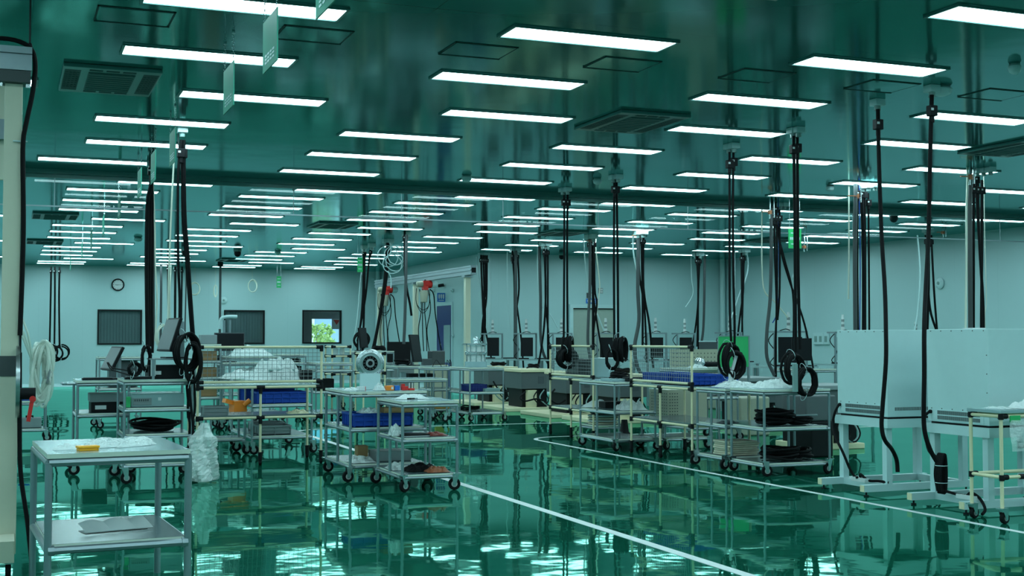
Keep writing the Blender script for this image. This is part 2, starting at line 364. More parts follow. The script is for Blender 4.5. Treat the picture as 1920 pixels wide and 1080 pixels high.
def dome(x, y, label, r=.075, kind='smoke_detector'):
    t = thing(kind, label, 'smoke detector', (x, y, CZ-.001), 0, 'ceiling detectors')
    b = MB(); b.lathe((0,0,0), [(r*.8, 0), (r*.8, -.015), (0, -.015)]); b.build('base', 'frame', t)
    b = MB(); b.lathe((0,0,-.015), [(r*.95, 0), (r, -.012), (r*.85, -.045), (r*.4, -.062), (0, -.064)]); b.build('cover', 'white', t)
for x, y, l, r in [(7.31, 8.50, 'round dome detector on ceiling right of the single black cable socket', .09), (7.23, 7.58, 'round detector on ceiling near the top right corner', .05),
                (5.56, 15.5, 'round detector on ceiling just in front of the glass curtain, centre', .07), (7.27, 15.12, 'round detector on ceiling between the paired black cables', .06),
                (10.6, 14.6, 'round detector on ceiling at the right edge of the photo', .06),
                (2.55, 27.6, 'round detector on the ceiling left of the thick black cables', .09), (6.1, 30.6, 'round detector on ceiling in the far centre', .08)]: dome(x, y, l, r)
def dome_cam(x, y, label, s=1.0):
    t = thing('security_camera', label, 'camera', (x, y, CZ-.001), 0, 'black dome security cameras')
    b = MB(); b.lathe((0,0,0), [(.06*s, 0), (.06*s, -.03*s), (0, -.03*s)]); b.build('base', 'frame', t)
    b = MB(); b.lathe((0,0,-.03*s), [(.05*s, 0), (.05*s, -.04*s), (.03*s, -.07*s), (0, -.08*s)]); b.build('lens_dome', 'blackp', t)
dome_cam(14.0, 17.5, 'black dome camera just beyond the glass curtain at right', 1.4); dome_cam(5.1, 30.4, 'black dome camera in the far centre ceiling', 1.6)
dome_cam(12.9, 28.9, 'black dome camera close to the pale back wall', 1.3); dome_cam(3.9, 30.6, 'black dome camera beside the dark duct rail at far left', 1.6)
# ---------------------------------------------------------------- green acrylic signs hung in a row
SG = [(1.43, 6.02, 'at the very top edge'), (1.43, 7.44, 'largest fully seen, nearest the viewer'), (1.43, 8.95, 'second of the row, below the nearest sign'), (1.40, 11.94, 'third seen, beside the near black cable socket'), (1.38, 13.4, 'fourth seen, against the thick black cables'), (1.38, 14.84, 'fifth seen, the last before the curtain'),
      (1.38, 17.6, 'first beyond the glass curtain'), (1.38, 20.6, 'second beyond the glass curtain'), (1.38, 23.6, 'third beyond the glass curtain'), (1.38, 26.6, 'small, far down the row'), (1.38, 31.5, 'smallest, near the clock wall')]
for x, y, l in SG:
    t = thing('hanging_sign', 'edge-on pale green acrylic sign on chains, ' + l, 'sign', (x, y, 3.3), 0, 'green signs hanging in a row')
    b = MB(); b.bb(-.004, .004, -.215, .215, -.31, 0); b.build('plate', 'acryl', t)
    b = MB()
    for i in range(3):
        for j in range(4): b.bb(-.0058, -.0042, -.14+j*.075, -.14+j*.075+.05, -.27+i*.022, -.27+i*.022+.012)
    b.build('lettering', 'white', t)
    for s in (-.18, .18):
        b = MB()
        for i in range(9): b.ring((0, s, .012+i*.021), .009, .0022, (1,0,0) if i % 2 else (0,1,0), 8, 4)
        b.bb(-.01, .01, s-.01, s+.01, .195, .208)
        b.build('chain', 'steel', t)
def green_sign(c, w, h, label, rods=.2, face='y', lines=3):
    t = thing('hanging_sign', label, 'sign', c, 0, 'green hanging signs')
    d = (w, .012, h) if face == 'y' else (.012, w, h)
    b = MB(); b.box((0,0,-h/2), d); b.build('plate', 'green', t)
    b = MB()
    for i in range(lines):
        z = -h*(.22+.28*i); n = 6 if i == 1 else 1
        for j in range(n):
            ww = w*.8/n
            cx = -w*.4 + ww*(j+.5)
            b.box((cx, -.007, z) if face == 'y' else (-.007, -cx, z), ((ww*.8, .002, h*(.14 if i == 1 else .05)) if face == 'y' else (.002, ww*.8, h*(.14 if i == 1 else .05))))
    b.build('lettering', 'white', t)
    for s in (-.4, .4):
        b = MB(); b.rod((s*w if face == 'y' else 0, s*w if face != 'y' else 0, 0), (s*w if face == 'y' else 0, s*w if face != 'y' else 0, rods), .004, 5)
        b.build('hanger', 'steel', t)
p = (11.11,16.2,3.053); green_sign(p, .23, .30, 'bright green hanging sign with white writing among cables at right', CZ-p[2])
p = (7.199,27,3.166); green_sign(p, .12, .32, 'narrow green hanging sign left of the white coiled hose', CZ-p[2])
p = (7.218,36,3.169); green_sign(p, .13, .33, 'small green hanging sign above the window wall, centre left', CZ-p[2])

# ---------------------------------------------------------------- cables hanging from ceiling sockets
def smooth(pts, n=5):
    P_ = [Vector(p) for p in pts]; out = []
    if len(P_) < 3: return P_
    for i in range(len(P_)-1):
        p0, p1, p2, p3 = P_[max(i-1,0)], P_[i], P_[i+1], P_[min(i+2, len(P_)-1)]
        for k in range(n):
            t_ = k/n; out.append(0.5*((2*p1) + (p2-p0)*t_ + (2*p0-5*p1+4*p2-p3)*t_*t_ + (3*p1-p0-3*p2+p3)*t_**3))
    return out + [P_[-1]]
CC = {'black': 'black', 'grey': 'dgrey', 'clear': 'hose', 'white': 'white', 'bluec': 'blue'}
def cable(pts, r, kind, label, group, plug=0):
    pts = smooth(pts); o = Vector(pts[0]); r *= 1.12
    t = thing({'black': 'hanging_cable', 'grey': 'air_hose', 'clear': 'clear_hose', 'white': 'white_cable', 'bluec': 'blue_cable'}[kind], label, 'cable' if kind in ('black', 'white', 'bluec') else 'hose', o, 0, group)
    b = MB(); b.tube(pts, r, 8); b.build('cord', CC[kind], t, o)
    if plug:
        b = MB(); s = plug; b.box(o + Vector((0,0,-.135)), (.075*s, .06*s, .09*s)); b.cyl(o+Vector((0,0,-.175)), o+Vector((0,0,-.235)), .02*s); b.build('plug', 'blackp', t, o, bevel=.006)
        b = MB(); b.box(o + Vector((-.02*s,-.031*s,-.125)), (.025*s, .004, .02*s)); b.build('plug_label', 'paper', t, o)
    return t
def socket(x, y, label, group='ceiling power sockets', s=1.0, drop=.0, m_='white'):
    t = thing('ceiling_socket', label, 'socket', (x, y, CZ-.001), 0, group)
    b = MB(); b.box((0,0,-.03*s), (.10*s, .10*s, .06*s)); b.build('box', m_, t, bevel=.004)
    b = MB(); b.cyl((0,0,-.06*s), (0,0,-.10*s), .028*s); b.build('outlet', 'frame', t)
# each bundle: place words, socket spots, cables [(kind, px width -> radius in metres, [3-D points])]
BUN = [
(('near the fifth sign, left of the monitors',15.5),((283,302),),(('black',0.022,((1.572,15.5,3.221),(1.537,15.5,2.997),(1.532,15.5,2.362),(1.546,15.5,1.666),(1.557,15.5,1.256))),('black',0.014,((1.578,15.5,3.222),(1.571,15.5,2.744),(1.575,15.5,1.856),(1.587,15.5,1.288))),('black',0.014,((1.59,15.5,3.222),(1.6,15.5,2.872),(1.605,15.5,1.857),(1.618,15.5,1.212))),('clear',0.008,((1.609,15.5,3.223),(1.632,15.5,2.746),(1.644,15.5,2.238),(1.667,15.5,1.857),(1.648,15.5,1.351))),('grey',0.008,((1.603,15.5,3.191),(1.621,15.5,2.618),(1.639,15.5,1.604),(1.631,15.5,1.224))))),
(('near the edge-on monitors, the taller bundle',12.96),((342,238),),(('black',0.012,((1.604,12.96,3.38),(1.577,12.96,3.012),(1.585,12.96,2.209),(1.605,12.96,1.782),(1.604,12.96,1.435))),('black',0.017,((1.631,12.96,3.381),(1.649,12.96,2.639),(1.684,12.96,2.211),(1.715,12.96,1.783),(1.75,12.96,1.355))),('black',0.012,((1.62,12.96,3.381),(1.633,12.96,2.639),(1.669,12.96,2.211),(1.734,12.96,1.409))),('clear',0.008,((1.552,12.96,3.377),(1.54,12.96,3.064),(1.524,12.96,2.635),(1.509,12.96,2.1),(1.504,12.96,1.568))),('grey',0.006,((1.594,12.96,3.336),(1.669,12.96,2.64),(1.681,12.96,1.997),(1.676,12.96,1.462),(1.698,12.96,1.355))))),
(('before the blank back wall, far left',37.8),((103,498),),(('black',0.022,((1.146,37.8,3.411),(1.144,37.8,2.51),(1.135,37.8,1.116))),('black',0.022,((1.245,37.8,3.413),(1.257,37.8,2.511),(1.262,37.8,1.116))),('black',0.022,((1.372,37.8,3.416),(1.37,37.8,2.512),(1.403,37.8,1.13))))),
(('far behind the thick left bundles',37.0),((330,499),),(('grey',0.03,((4.057,37.0,3.354),(4.066,37.0,2.52),(4.065,37.0,1.31))),('black',0.02,((4.25,37.0,3.252),(4.285,37.0,1.31))),('clear',0.015,((4.338,37.0,3.254),(4.316,37.0,2.523),(4.344,37.0,1.31))),('black',0.03,((4.469,37.0,3.454),(4.477,37.0,1.31))),('black',0.022,((4.662,37.0,3.458),(4.655,37.0,1.31))))),
(('above the cable ring, left of hoists',28.0),((683,460),(697,456)),(('black',0.022,((7.552,28.0,3.454),(7.544,28.0,2.539),(7.497,28.0,1.809),(7.425,28.0,1.324),(7.415,28.0,0.719))),('black',0.022,((7.589,28.0,3.455),(7.582,28.0,2.296),(7.562,28.0,1.324),(7.539,28.0,0.96))),('black',0.02,((7.74,28.0,3.495),(7.692,28.0,3.03),(7.62,28.0,2.297),(7.486,28.0,1.566),(7.437,28.0,1.324))),('white',0.016,((7.578,28.0,3.296),(7.506,28.0,2.539),(7.447,28.0,1.809),(7.338,28.0,1.203),(7.254,28.0,0.72))))),
(('above the steel flange beside coiled hose',25.67),((724,448),(731,448)),(('black',0.03,((7.423,25.6,3.402),(7.368,25.6,2.671),(7.278,25.6,1.998),(7.188,25.6,1.495),(7.098,25.6,1.106))),('black',0.022,((7.47,25.6,3.404),(7.415,25.6,2.672),(7.313,25.6,1.998),(7.211,25.6,1.496),(7.133,25.6,1.05))))),
(('at the hoists and aluminium crane rail',23.9),((762,435),),(('grey',0.028,((7.312,23.9,3.437),(7.304,23.9,2.593),(7.285,23.9,1.751),(7.265,23.9,1.279))),('black',0.02,((7.292,23.9,2.804),(7.338,23.9,2.383),(7.404,23.9,2.068),(7.438,23.9,1.836))))),
(('just right of the far cream crane post',29.0),((903,474),(912,474)),(('black',0.022,((10.782,29.0,3.437),(10.797,29.0,2.887),(10.853,29.0,1.842),(10.84,29.0,1.189))),('black',0.022,((10.852,29.0,3.438),(10.881,29.0,2.626),(10.909,29.0,1.842),(10.868,29.0,1.189))),('black',0.02,((10.922,29.0,3.44),(10.937,29.0,2.627),(10.881,29.0,1.972),(11.022,29.0,1.189),(11.092,29.0,0.901))),('black',0.02,((10.992,29.0,3.442),(10.979,29.0,2.366),(10.881,29.0,1.842),(10.854,29.0,1.32))),('white',0.014,((10.74,29.0,3.409),(10.769,29.0,3.017),(10.839,29.0,2.626),(10.881,29.0,1.972))))),
(('second bundle along the pale wall',27.5),((963,466),(970,466)),(('grey',0.035,((11.094,27.5,3.452),(11.094,27.5,2.323),(11.093,27.5,1.322),(11.107,27.5,0.698),(11.269,27.5,0.422))),('black',0.02,((11.026,27.5,3.45),(11.08,27.5,2.573),(11.08,27.5,0.324))),('black',0.02,((11.175,27.5,3.454),(11.215,27.5,2.575),(11.134,27.5,1.822),(11.107,27.5,0.075))),('black',0.02,((11.067,27.5,3.389),(11.161,27.5,2.324),(11.283,27.5,1.447),(11.35,27.5,0.696))),('white',0.013,((10.959,27.5,3.424),(10.959,27.5,2.572),(11.04,27.5,1.572))))),
(('third bundle along the pale wall',25.7),((1018,454),(1027,454)),(('black',0.02,((11.044,25.7,3.429),(11.081,25.7,2.506),(11.055,25.7,1.797),(10.964,25.7,1.09),(10.823,25.7,0.504))),('black',0.02,((11.082,25.7,3.43),(11.107,25.7,2.507),(11.08,25.7,1.797),(11.003,25.7,1.208),(10.849,25.7,0.387))),('black',0.02,((11.134,25.7,3.431),(11.119,25.7,2.27),(11.183,25.7,1.561),(11.221,25.7,0.735))),('black',0.02,((11.198,25.7,3.433),(11.196,25.7,1.325),(11.207,25.7,0.618))),('grey',0.03,((11.018,25.7,3.333),(11.042,25.7,2.269),(11.041,25.7,1.443),(11.118,25.7,1.031),(11.298,25.7,0.735))),('white',0.012,((10.992,25.7,3.428),(11.004,25.7,2.623),(11.081,25.7,2.151),(11.3,25.7,1.917),(11.481,25.7,1.621))))),
(('straight pair above the farther cream rack',16.22),((1055,352),(1064,351)),(('black',0.014,((7.282,16.22,3.436),(7.28,16.22,2.546),(7.27,16.22,1.405))),('black',0.014,((7.348,16.22,3.439),(7.338,16.22,2.547),(7.344,16.22,1.405))))),
(('in front of the pale double door',23.3),((1104,440),(1113,439)),(('grey',0.028,((11.031,23.3,3.44),(11.028,23.3,2.416),(10.991,23.3,1.763),(10.989,23.3,1.221),(11.096,23.3,0.788),(11.288,23.3,0.59))),('black',0.026,((11.115,23.3,3.442),(11.124,23.3,2.199),(11.12,23.3,0.679))),('black',0.018,((11.176,23.3,3.444),(11.185,23.3,2.418),(11.232,23.3,2.092),(11.158,23.3,1.547),(11.132,23.3,0.787))),('black',0.018,((11.079,23.3,3.441),(11.149,23.3,2.526),(11.231,23.3,1.874),(11.35,23.3,1.221),(11.458,23.3,0.784))),('clear',0.012,((11.26,23.3,3.184),(11.342,23.3,2.53),(11.317,23.3,2.202),(11.268,23.3,1.874))),('white',0.012,((10.995,23.3,3.439),(11.077,23.3,2.634),(11.256,23.3,2.037),(11.46,23.3,1.548))))),
(('straight pair right of the pale door',14.69),((1150,328),(1159,327)),(('black',0.014,((7.309,14.69,3.454),(7.298,14.69,2.453),(7.301,14.69,1.348))),('black',0.014,((7.355,14.69,3.456),(7.367,14.69,2.455),(7.371,14.69,1.334))))),
(('behind the wire fence with blue crates',22.1),((1197,432),(1206,431)),(('grey',0.034,((11.518,22.1,3.428),(11.501,22.1,2.378),(11.522,22.1,1.75),(11.426,22.1,1.227),(11.494,22.1,0.81),(11.681,22.1,0.578))),('black',0.02,((11.612,22.1,3.431),(11.63,22.1,2.17),(11.625,22.1,1.227))),('black',0.02,((11.683,22.1,3.433),(11.678,22.1,2.381),(11.804,22.1,1.646),(11.883,22.1,0.806))),('black',0.018,((11.577,22.1,3.43),(11.62,22.1,2.59),(11.723,22.1,1.961),(11.765,22.1,0.912))),('white',0.015,((11.504,22.1,3.112),(11.597,22.1,2.694),(11.726,22.1,2.486),(11.783,22.1,2.172),(11.698,22.1,1.751))),('white',0.01,((11.687,22.1,1.751),(11.84,22.1,1.646),(11.97,22.1,1.521))))),
(('before the vertical wall corner strip',27.2),((1305,474),(1313,473)),(('black',0.02,((15.782,27.2,3.423),(15.822,27.2,2.633),(15.782,27.2,1.188))),('black',0.02,((15.858,27.2,3.424),(15.851,27.2,2.37),(15.755,27.2,1.581),(15.632,27.2,1.058))),('black',0.018,((15.933,27.2,3.426),(15.881,27.2,2.371),(15.872,27.2,1.122))),('grey',0.028,((16.1,27.2,3.457),(16.077,27.2,2.373),(16.041,27.2,1.582),(15.963,27.2,1.188))),('white',0.012,((15.737,27.2,3.448),(15.749,27.2,2.895),(15.791,27.2,2.501),(15.579,27.2,2.17))))),
(('pair over the bright green board',11.81),((1367,270),(1376,268)),(('black',0.012,((7.271,11.81,3.41),(7.266,11.81,2.741),(7.26,11.81,2.045),(7.263,11.81,1.584),(7.275,11.81,1.353))),('black',0.012,((7.339,11.81,3.443),(7.326,11.81,2.743),(7.327,11.81,2.047),(7.337,11.81,1.584),(7.335,11.81,1.324))))),
(('thin bundle behind the green board',25.75),((1392,467),(1399,466)),(('black',0.02,((16.126,25.7,3.415),(16.131,25.7,2.329),(16.138,25.7,1.422))),('black',0.02,((16.199,25.7,3.417),(16.206,25.7,2.583),(16.113,25.7,1.951),(16.02,25.7,1.322))),('black',0.018,((16.258,25.7,3.419),(16.219,25.7,2.33),(16.182,25.7,1.448))),('white',0.014,((16.361,25.7,3.472),(16.402,25.7,3.093),(16.296,25.7,2.711),(16.161,25.7,2.456),(15.908,25.7,1.824))),('white',0.012,((16.066,25.7,3.338),(16.058,25.7,2.328),(16.084,25.7,1.951))))),
(('beside the lettered green sign',16.45),((1456,381),(1464,380),(1471,380)),(('grey',0.024,((10.859,16.45,3.385),(10.852,16.45,2.647),(10.827,16.45,1.994),(10.765,16.45,1.505),(10.761,16.45,1.099),(10.892,16.45,0.822))),('black',0.014,((10.926,16.45,3.371),(10.939,16.45,2.649),(10.96,16.45,1.913),(10.946,16.45,1.505),(10.938,16.45,0.691))),('black',0.014,((10.994,16.45,3.373),(10.996,16.45,2.651),(10.99,16.45,1.995),(10.954,16.45,1.342),(10.948,16.45,0.732))),('black',0.014,((11.071,16.45,3.376),(11.059,16.45,2.16),(11.015,16.45,1.669))),('black',0.014,((11.023,16.45,3.35),(11.113,16.45,2.736),(11.273,16.45,2.246),(11.415,16.45,1.918),(11.558,16.45,1.507),(11.698,16.45,0.846))),('black',0.012,((10.974,16.45,3.348),(11.18,16.45,2.655),(11.339,16.45,2.082),(11.341,16.45,1.342))),('clear',0.01,((10.811,16.45,3.383),(10.803,16.45,2.483),(10.847,16.45,2.116),(11.028,16.45,1.955),(11.267,16.45,1.711))),('bluec',0.007,((11.13,16.45,2.49),(11.126,16.45,2.079),(11.074,16.45,1.751),(11.005,16.45,1.628))),('white',0.008,((11.473,16.45,2.745),(11.451,16.45,2.496),(11.4,16.45,2.33))))),
(('thick pair over the right ring coils',10.67),((1487,240),(1497,238)),(('black',0.014,((7.315,10.67,3.416),(7.319,10.67,2.637),(7.319,10.67,1.995),(7.317,10.67,1.249))),('black',0.014,((7.379,10.67,3.437),(7.376,10.67,2.639),(7.376,10.67,1.996),(7.387,10.67,1.275))))),
(('behind the left white cabinet',14.27),((1617,346),(1628,345),(1640,344)),(('grey',0.026,((10.777,14.27,3.303),(10.757,14.27,2.512),(10.751,14.27,1.346))),('black',0.012,((10.839,14.27,3.306),(10.819,14.27,2.513),(10.821,14.27,1.346))),('bluec',0.006,((10.883,14.27,3.308),(10.89,14.27,2.515),(10.865,14.27,1.346))),('black',0.022,((10.953,14.27,3.237),(10.97,14.27,2.517),(10.954,14.27,1.346))),('black',0.018,((11.015,14.27,3.239),(11.014,14.27,2.518),(10.998,14.27,1.346))),('black',0.012,((11.107,14.27,3.406),(11.104,14.27,2.52),(11.096,14.27,1.346))),('clear',0.01,((10.803,14.27,3.282),(10.793,14.27,2.513),(10.776,14.27,1.929))))),
(('single one over the left white cabinet corner',9.0),((1645,186),),(('black',0.016,((7.044,9.0,3.385),(7.033,8.98,2.936),(6.989,8.9,2.277),(6.898,8.75,1.81),(6.786,8.6,1.461),(6.742,8.55,1.184),(6.705,8.55,0.833),(6.692,8.55,0.659),(6.722,8.55,0.549),(6.91,8.7,0.456),(6.998,8.75,0.36),(7.008,8.75,0.256))),)),
(('single one over the right white cabinet corner',8.5),((1747,160),),(('black',0.016,((7.165,8.45,3.421),(7.139,8.45,2.872),(7.07,8.4,2.241),(6.868,8.2,1.789),(6.68,8.0,1.457),(6.633,7.95,1.112),(6.622,7.95,0.782),(6.635,7.95,0.637),(6.684,7.95,0.512),(6.74,7.95,0.427))),)),
(('behind the white cabinets, between them',19.5),((1735,430),(1745,430)),(('black',0.03,((16.362,19.5,3.377),(16.39,19.5,2.763),(16.33,19.5,2.149),(16.279,19.5,1.333))),('black',0.022,((16.439,19.5,3.38),(16.422,19.5,2.354),(16.367,19.5,1.333))),('black',0.02,((16.49,19.5,3.381),(16.438,19.5,2.559),(16.478,19.5,1.946),(16.624,19.5,1.537))),('black',0.018,((16.553,19.5,3.383),(16.6,19.5,2.357),(16.663,19.5,1.537))),('white',0.014,((16.248,19.5,3.374),(16.3,19.5,2.659),(16.238,19.5,1.944),(16.142,19.5,1.485))))),
(('behind the right white cabinet',12.4),((1832,316),(1844,315),(1857,313)),(('clear',0.012,((11.048,12.4,3.333),(11.024,12.4,2.934),(11.012,12.4,2.272),(10.978,12.4,1.35))),('grey',0.026,((11.107,12.4,3.369),(11.097,12.4,2.406),(11.086,12.4,1.349))),('black',0.014,((11.199,12.4,3.374),(11.161,12.4,1.349))),('black',0.014,((11.265,12.4,3.31),(11.295,12.4,2.677),(11.347,12.4,1.88),(11.345,12.4,1.349))),('black',0.014,((11.317,12.4,3.379),(11.327,12.4,2.612),(11.364,12.4,1.88),(11.362,12.4,1.349))),('black',0.016,((11.41,12.4,3.384),(11.391,12.4,2.413),(11.362,12.4,1.349))),('clear',0.005,((11.471,12.4,2.616),(11.482,12.4,1.882),(11.453,12.4,1.682),(11.463,12.4,1.349))))),
]
KN = {'black': 'black power cable', 'grey': 'thick grey air hose', 'clear': 'clear plastic hose', 'white': 'thin white cable', 'bluec': 'blue cable'}
for (words, Y), socks, cabs in BUN:
    for i, (sx, sy) in enumerate(socks): pass
    cnt = {}
    tot = {}
    for kind, r, pts in cabs: tot.setdefault(kind, []).append(pts[1][0])
    for ci, (kind, r, pts) in enumerate(cabs):
        rank = sorted(tot[kind]).index(pts[1][0]); many = len(tot[kind]) > 1
        pts = tuple((p[0], p[1] + ci*.03*(1 if Y < 20 else 1.6), p[2]) for p in pts)
        cnt[kind] = cnt.get(kind, 0) + 1
        w = ((ORD[rank] + ' from left of the ' + KN[kind] + 's, ' if many else 'hanging ' + KN[kind] + ', ') + words).split(); assert len(w) <= 16, w
        top = pts[0]
        # the cord starts at its plug; a short lead carries it to the ceiling
        if True:
            pts = ((top[0], top[1], CZ-.003),) + tuple(pts) if top[2] < CZ-.14 else pts
        cable(pts, r, kind, ' '.join(w), KN[kind] + 's ' + words, plug=(1.0 if kind == 'black' else 0))
SK = (('at the fifth hanging sign',((1.579,15.606),)),('above the left monitors',((1.614,12.962),)),('far left by the blank wall',((1.285,39.025),)),('far left behind thick cables',((4.589,37.994),)),('above the black cable ring',((7.546,27.933),(7.531,27.246))),('beside the coiled white hose',((7.494,25.966),(7.568,25.936))),('above the crane rail',((7.381,24.126),)),('first along the pale wall',((10.902,29.284),(11.012,29.24))),('second along the pale wall',((11.086,27.617),(11.168,27.584))),('third along the pale wall',((10.951,25.544),(11.049,25.505))),('over the wire basket',((7.256,16.217),(7.293,16.135))),('in front of the pale door',((11.035,23.359),(11.07,23.204))),('right of the pale door',((7.299,14.7),(7.333,14.629))),('above the wire fence rack',((11.505,22.075),(11.536,21.932))),('before the wall corner',((15.833,27.312),(15.832,27.104))),('over the bright green board',((7.311,11.884),(7.319,11.799))),('far behind the green board',((16.196,25.764),(16.182,25.579))),('by the lettered green sign',((11.207,16.827),(11.225,16.736),(11.28,16.714))),('over the right ring coils',((7.354,10.735),(7.367,10.661))),('behind the left white cabinet',((10.949,14.342),(10.986,14.262),(11.03,14.18))),('over the left white cabinet',((7.163,9.157),)),('beside the dome detector',((7.194,8.482),)),('between the white cabinets',((16.578,19.785),(16.674,19.747))),('above the right white cabinet',((11.25,12.454),(11.289,12.385),(11.299,12.276))))
for w, pos in SK:
    for si, (x, y) in enumerate(pos): socket(x, y, 'square ceiling power socket ' + w + (f', {ORD[si]} from left' if len(pos) > 1 else ''), 'ceiling sockets ' + w, 1.0 if y < 20 else 1.5)
# air-line valves with copper levers beside the hose bundles
VAL = (('right of the thick cables at left far bench',(11.069,25.7,3.43)),('beside the bundle in front of the pale door',(11.031,23.3,3.374)),('on the bundle behind the blue crate rack',(11.518,22.1,3.407)),('left of the green lettered sign',(10.839,16.45,3.318)),('above the left white cabinet',(10.795,14.27,3.333)),('above the right white cabinet',(11.082,12.4,3.388)),('right of the green lettered sign',(15.319,22,3.282)),('between the white cabinets, high up',(16.759,19.5,3.431)))
for w, p in VAL:
    t = thing('air_valve', 'copper-levered valve on steel pipe, ' + w, 'valve', p, 0, 'air valves under the ceiling')
    b = MB(); b.rod((0,0,CZ-p[2]), (0,0,-.10), .014); b.rod((.07,0,CZ-p[2]), (.07,0,-.08), .012); b.build('pipe', 'steel', t)
    b = MB(); b.box((0,0,0), (.05,.05,.06)); b.box((-.08,-.02,0), (.16,.018,.012)); b.build('lever', 'copper', t)
# thin wall-side cable rings and hose loops
def coil(name, label, cat, c, R_, r, n, m_, ax=(0,-1,0), spread=.03, sq=1.0, group=None, ties=True, seg=22):
    t = thing(name, label, cat, c, 0, group)
    for i in range(n):
        b = MB(); k = (i - (n-1)/2)
        b.ring((rnd.uniform(-1,1)*spread*.6, k*spread*.8, rnd.uniform(-1,1)*spread*.8), R_*(1+rnd.uniform(-.08,.06)), r, (ax[0]+rnd.uniform(-.1,.1), ax[1], ax[2]+rnd.uniform(-.08,.08)), seg, 7, sq*(1+rnd.uniform(-.04,.04)), R_*.02, rnd)
        b.build('loop', m_, t)
    if ties:
        for a in (1.7, 4.6):
            b = MB(); b.ring((R_*math.cos(a), 0, R_*sq*math.sin(a)), r*2.2+spread*.5, r*.35, (-math.sin(a), 0, math.cos(a)), 12, 5); b.build('cable_tie', 'white', t)
    return t
CO = (('black cable ring at far left, leftmost of the three',(1.151,37.8,0.996),0.19,0.022,2,1.0),('black cable ring at far left, middle of the three',(1.294,37.86,0.98),0.2,0.022,2,1.0),('black cable ring at far left, rightmost of the three',(1.466,37.92,0.994),0.19,0.022,2,1.0),('black cable ring hanging left of the back monitor and flange',(7.512,28,1.348),0.17,0.02,4,1.0))
for l, c, R_, r, n, sq in CO: coil('cable_coil', l, 'cable coil', c, R_, r, n, 'black', spread=.03)
t = coil('hose_coil', 'large coil of thin white hose hanging left of the red hoists', 'hose coil', (7.184,24.5,2.941), .20, .009, 5, 'white', spread=.16, ties=False)
b = MB(); o = Vector((7.184,24.5,2.941)); b.tube(smooth([(7.149,24.5,3.317), (7.172,24.5,3.156), (7.128,24.5,3.047)]), .012); b.tube(smooth([(7.107,24.5,2.746), (7.174,24.5,2.596), (7.175,24.5,2.403)]), .012); b.build('tail', 'white', t, o)
for l, c, R_, sq in [('thin pale cable ring high on the back wall, left one', (5.173,38.3,2.873), .15, 1.2), ('thin pale cable ring high on the back wall, right one', (6.874,38.3,2.979), .13, 1.4), ('thin flattened pale cable ring beside the grey drop pole', (5.781,38.3,2.802), .05, 3.4)]:
    tt = coil('cable_coil', l, 'cable coil', c, R_, .014, 2, 'hose', spread=.02, sq=sq, ties=False)
    b = MB(); b.rod((0,0,R_*sq), (0,0,CZ-c[2]), .004, 5); b.build('suspension_cord', 'hose', tt)

# ---------------------------------------------------------------- floor marking lines
b = MB(); b.bb(6.72, 6.78, -2, 15.9, .0005, .002)
arc = [(6.75 + .5*(1-math.cos(a)), 15.9 + .5*math.sin(a)) for a in [i*PI/16 for i in range(9)]]
for (xa, ya), (xb, yb) in zip(arc, arc[1:]):
    d = Vector((xb-xa, yb-ya)); b.box(((xa+xb)/2, (ya+yb)/2, .00125), (.06, d.length+.01, .0015), math.atan2(d.y, d.x)-PI/2)
b.bb(7.25, 16.2, 16.37, 16.43, .0005, .002)
tag(b.build('floor_line', 'paper'), 'white floor line running along the right racks and rounding the corner', 'floor marking')
b = MB(); b.bb(4.00, 4.08, -2, 18.6, .0005, .002)
arc = [(4.04 + .5*(1-math.cos(a)), 18.6 + .5*math.sin(a)) for a in [i*PI/16 for i in range(9)]]
for (xa, ya), (xb, yb) in zip(arc, arc[1:]):
    d = Vector((xb-xa, yb-ya)); b.box(((xa+xb)/2, (ya+yb)/2, .00125), (.07, d.length+.01, .0015), math.atan2(d.y, d.x)-PI/2)
b.bb(4.5, 11, 19.07, 19.13, .0005, .002)
tag(b.build('floor_line', 'paper'), 'white floor line starting at the centre carts and crossing to the bottom edge', 'floor marking')

# ---------------------------------------------------------------- windows in the back wall, corridor behind, yard outside
for i, (x0, x1, z0, z1) in enumerate(WIN):
    n = i + 1; f = .05
    t = thing(f'window_{n}', None, None, ((x0+x1)/2, YF, z0)); t['kind'] = 'structure'
    b = MB(); f = .022
    b.bb(x0-.02, x1+.02, YF-.03, YF+.05, z0-.02, z0+f); b.bb(x0-.02, x1+.02, YF-.03, YF+.05, z1-f, z1+.02)
    b.bb(x0-.02, x0+f, YF-.03, YF+.05, z0+f, z1-f); b.bb(x1-f, x1+.02, YF-.03, YF+.05, z0+f, z1-f); b.build('frame', 'blackp', t, t.location)
    b = MB(); b.add([(x0+f, YF, z0+f), (x1-f, YF, z0+f), (x1-f, YF, z1-f), (x0+f, YF, z1-f)], [(0,1,2,3)]); b.build('pane', 'cglass', t, t.location)
    if i < 2:
        b = MB(); n_ = 14
        for k in range(n_):
            a0 = x0 + (x1-x0)*k/n_; a1 = x0 + (x1-x0)*(k+1)/n_
            b.box(((a0+a1)/2, YF+.12, (z0+z1)/2), ((a1-a0)*.97, .006, z1-z0), .22)
        o = b.build('vertical_blind', 'blind' if 'blind' in M else 'monitor', t, t.location)
HO = (9.434,10.376,1.031,2.044)
b = MB(); y = 41.5
b.bb(-2, HO[0], y, y+.15, 0, 3.4); b.bb(HO[1], 14, y, y+.15, 0, 3.4); b.bb(HO[0], HO[1], y, y+.15, 0, HO[2]); b.bb(HO[0], HO[1], y, y+.15, HO[3], 3.4); struct('wall_corridor', b, 'grey')
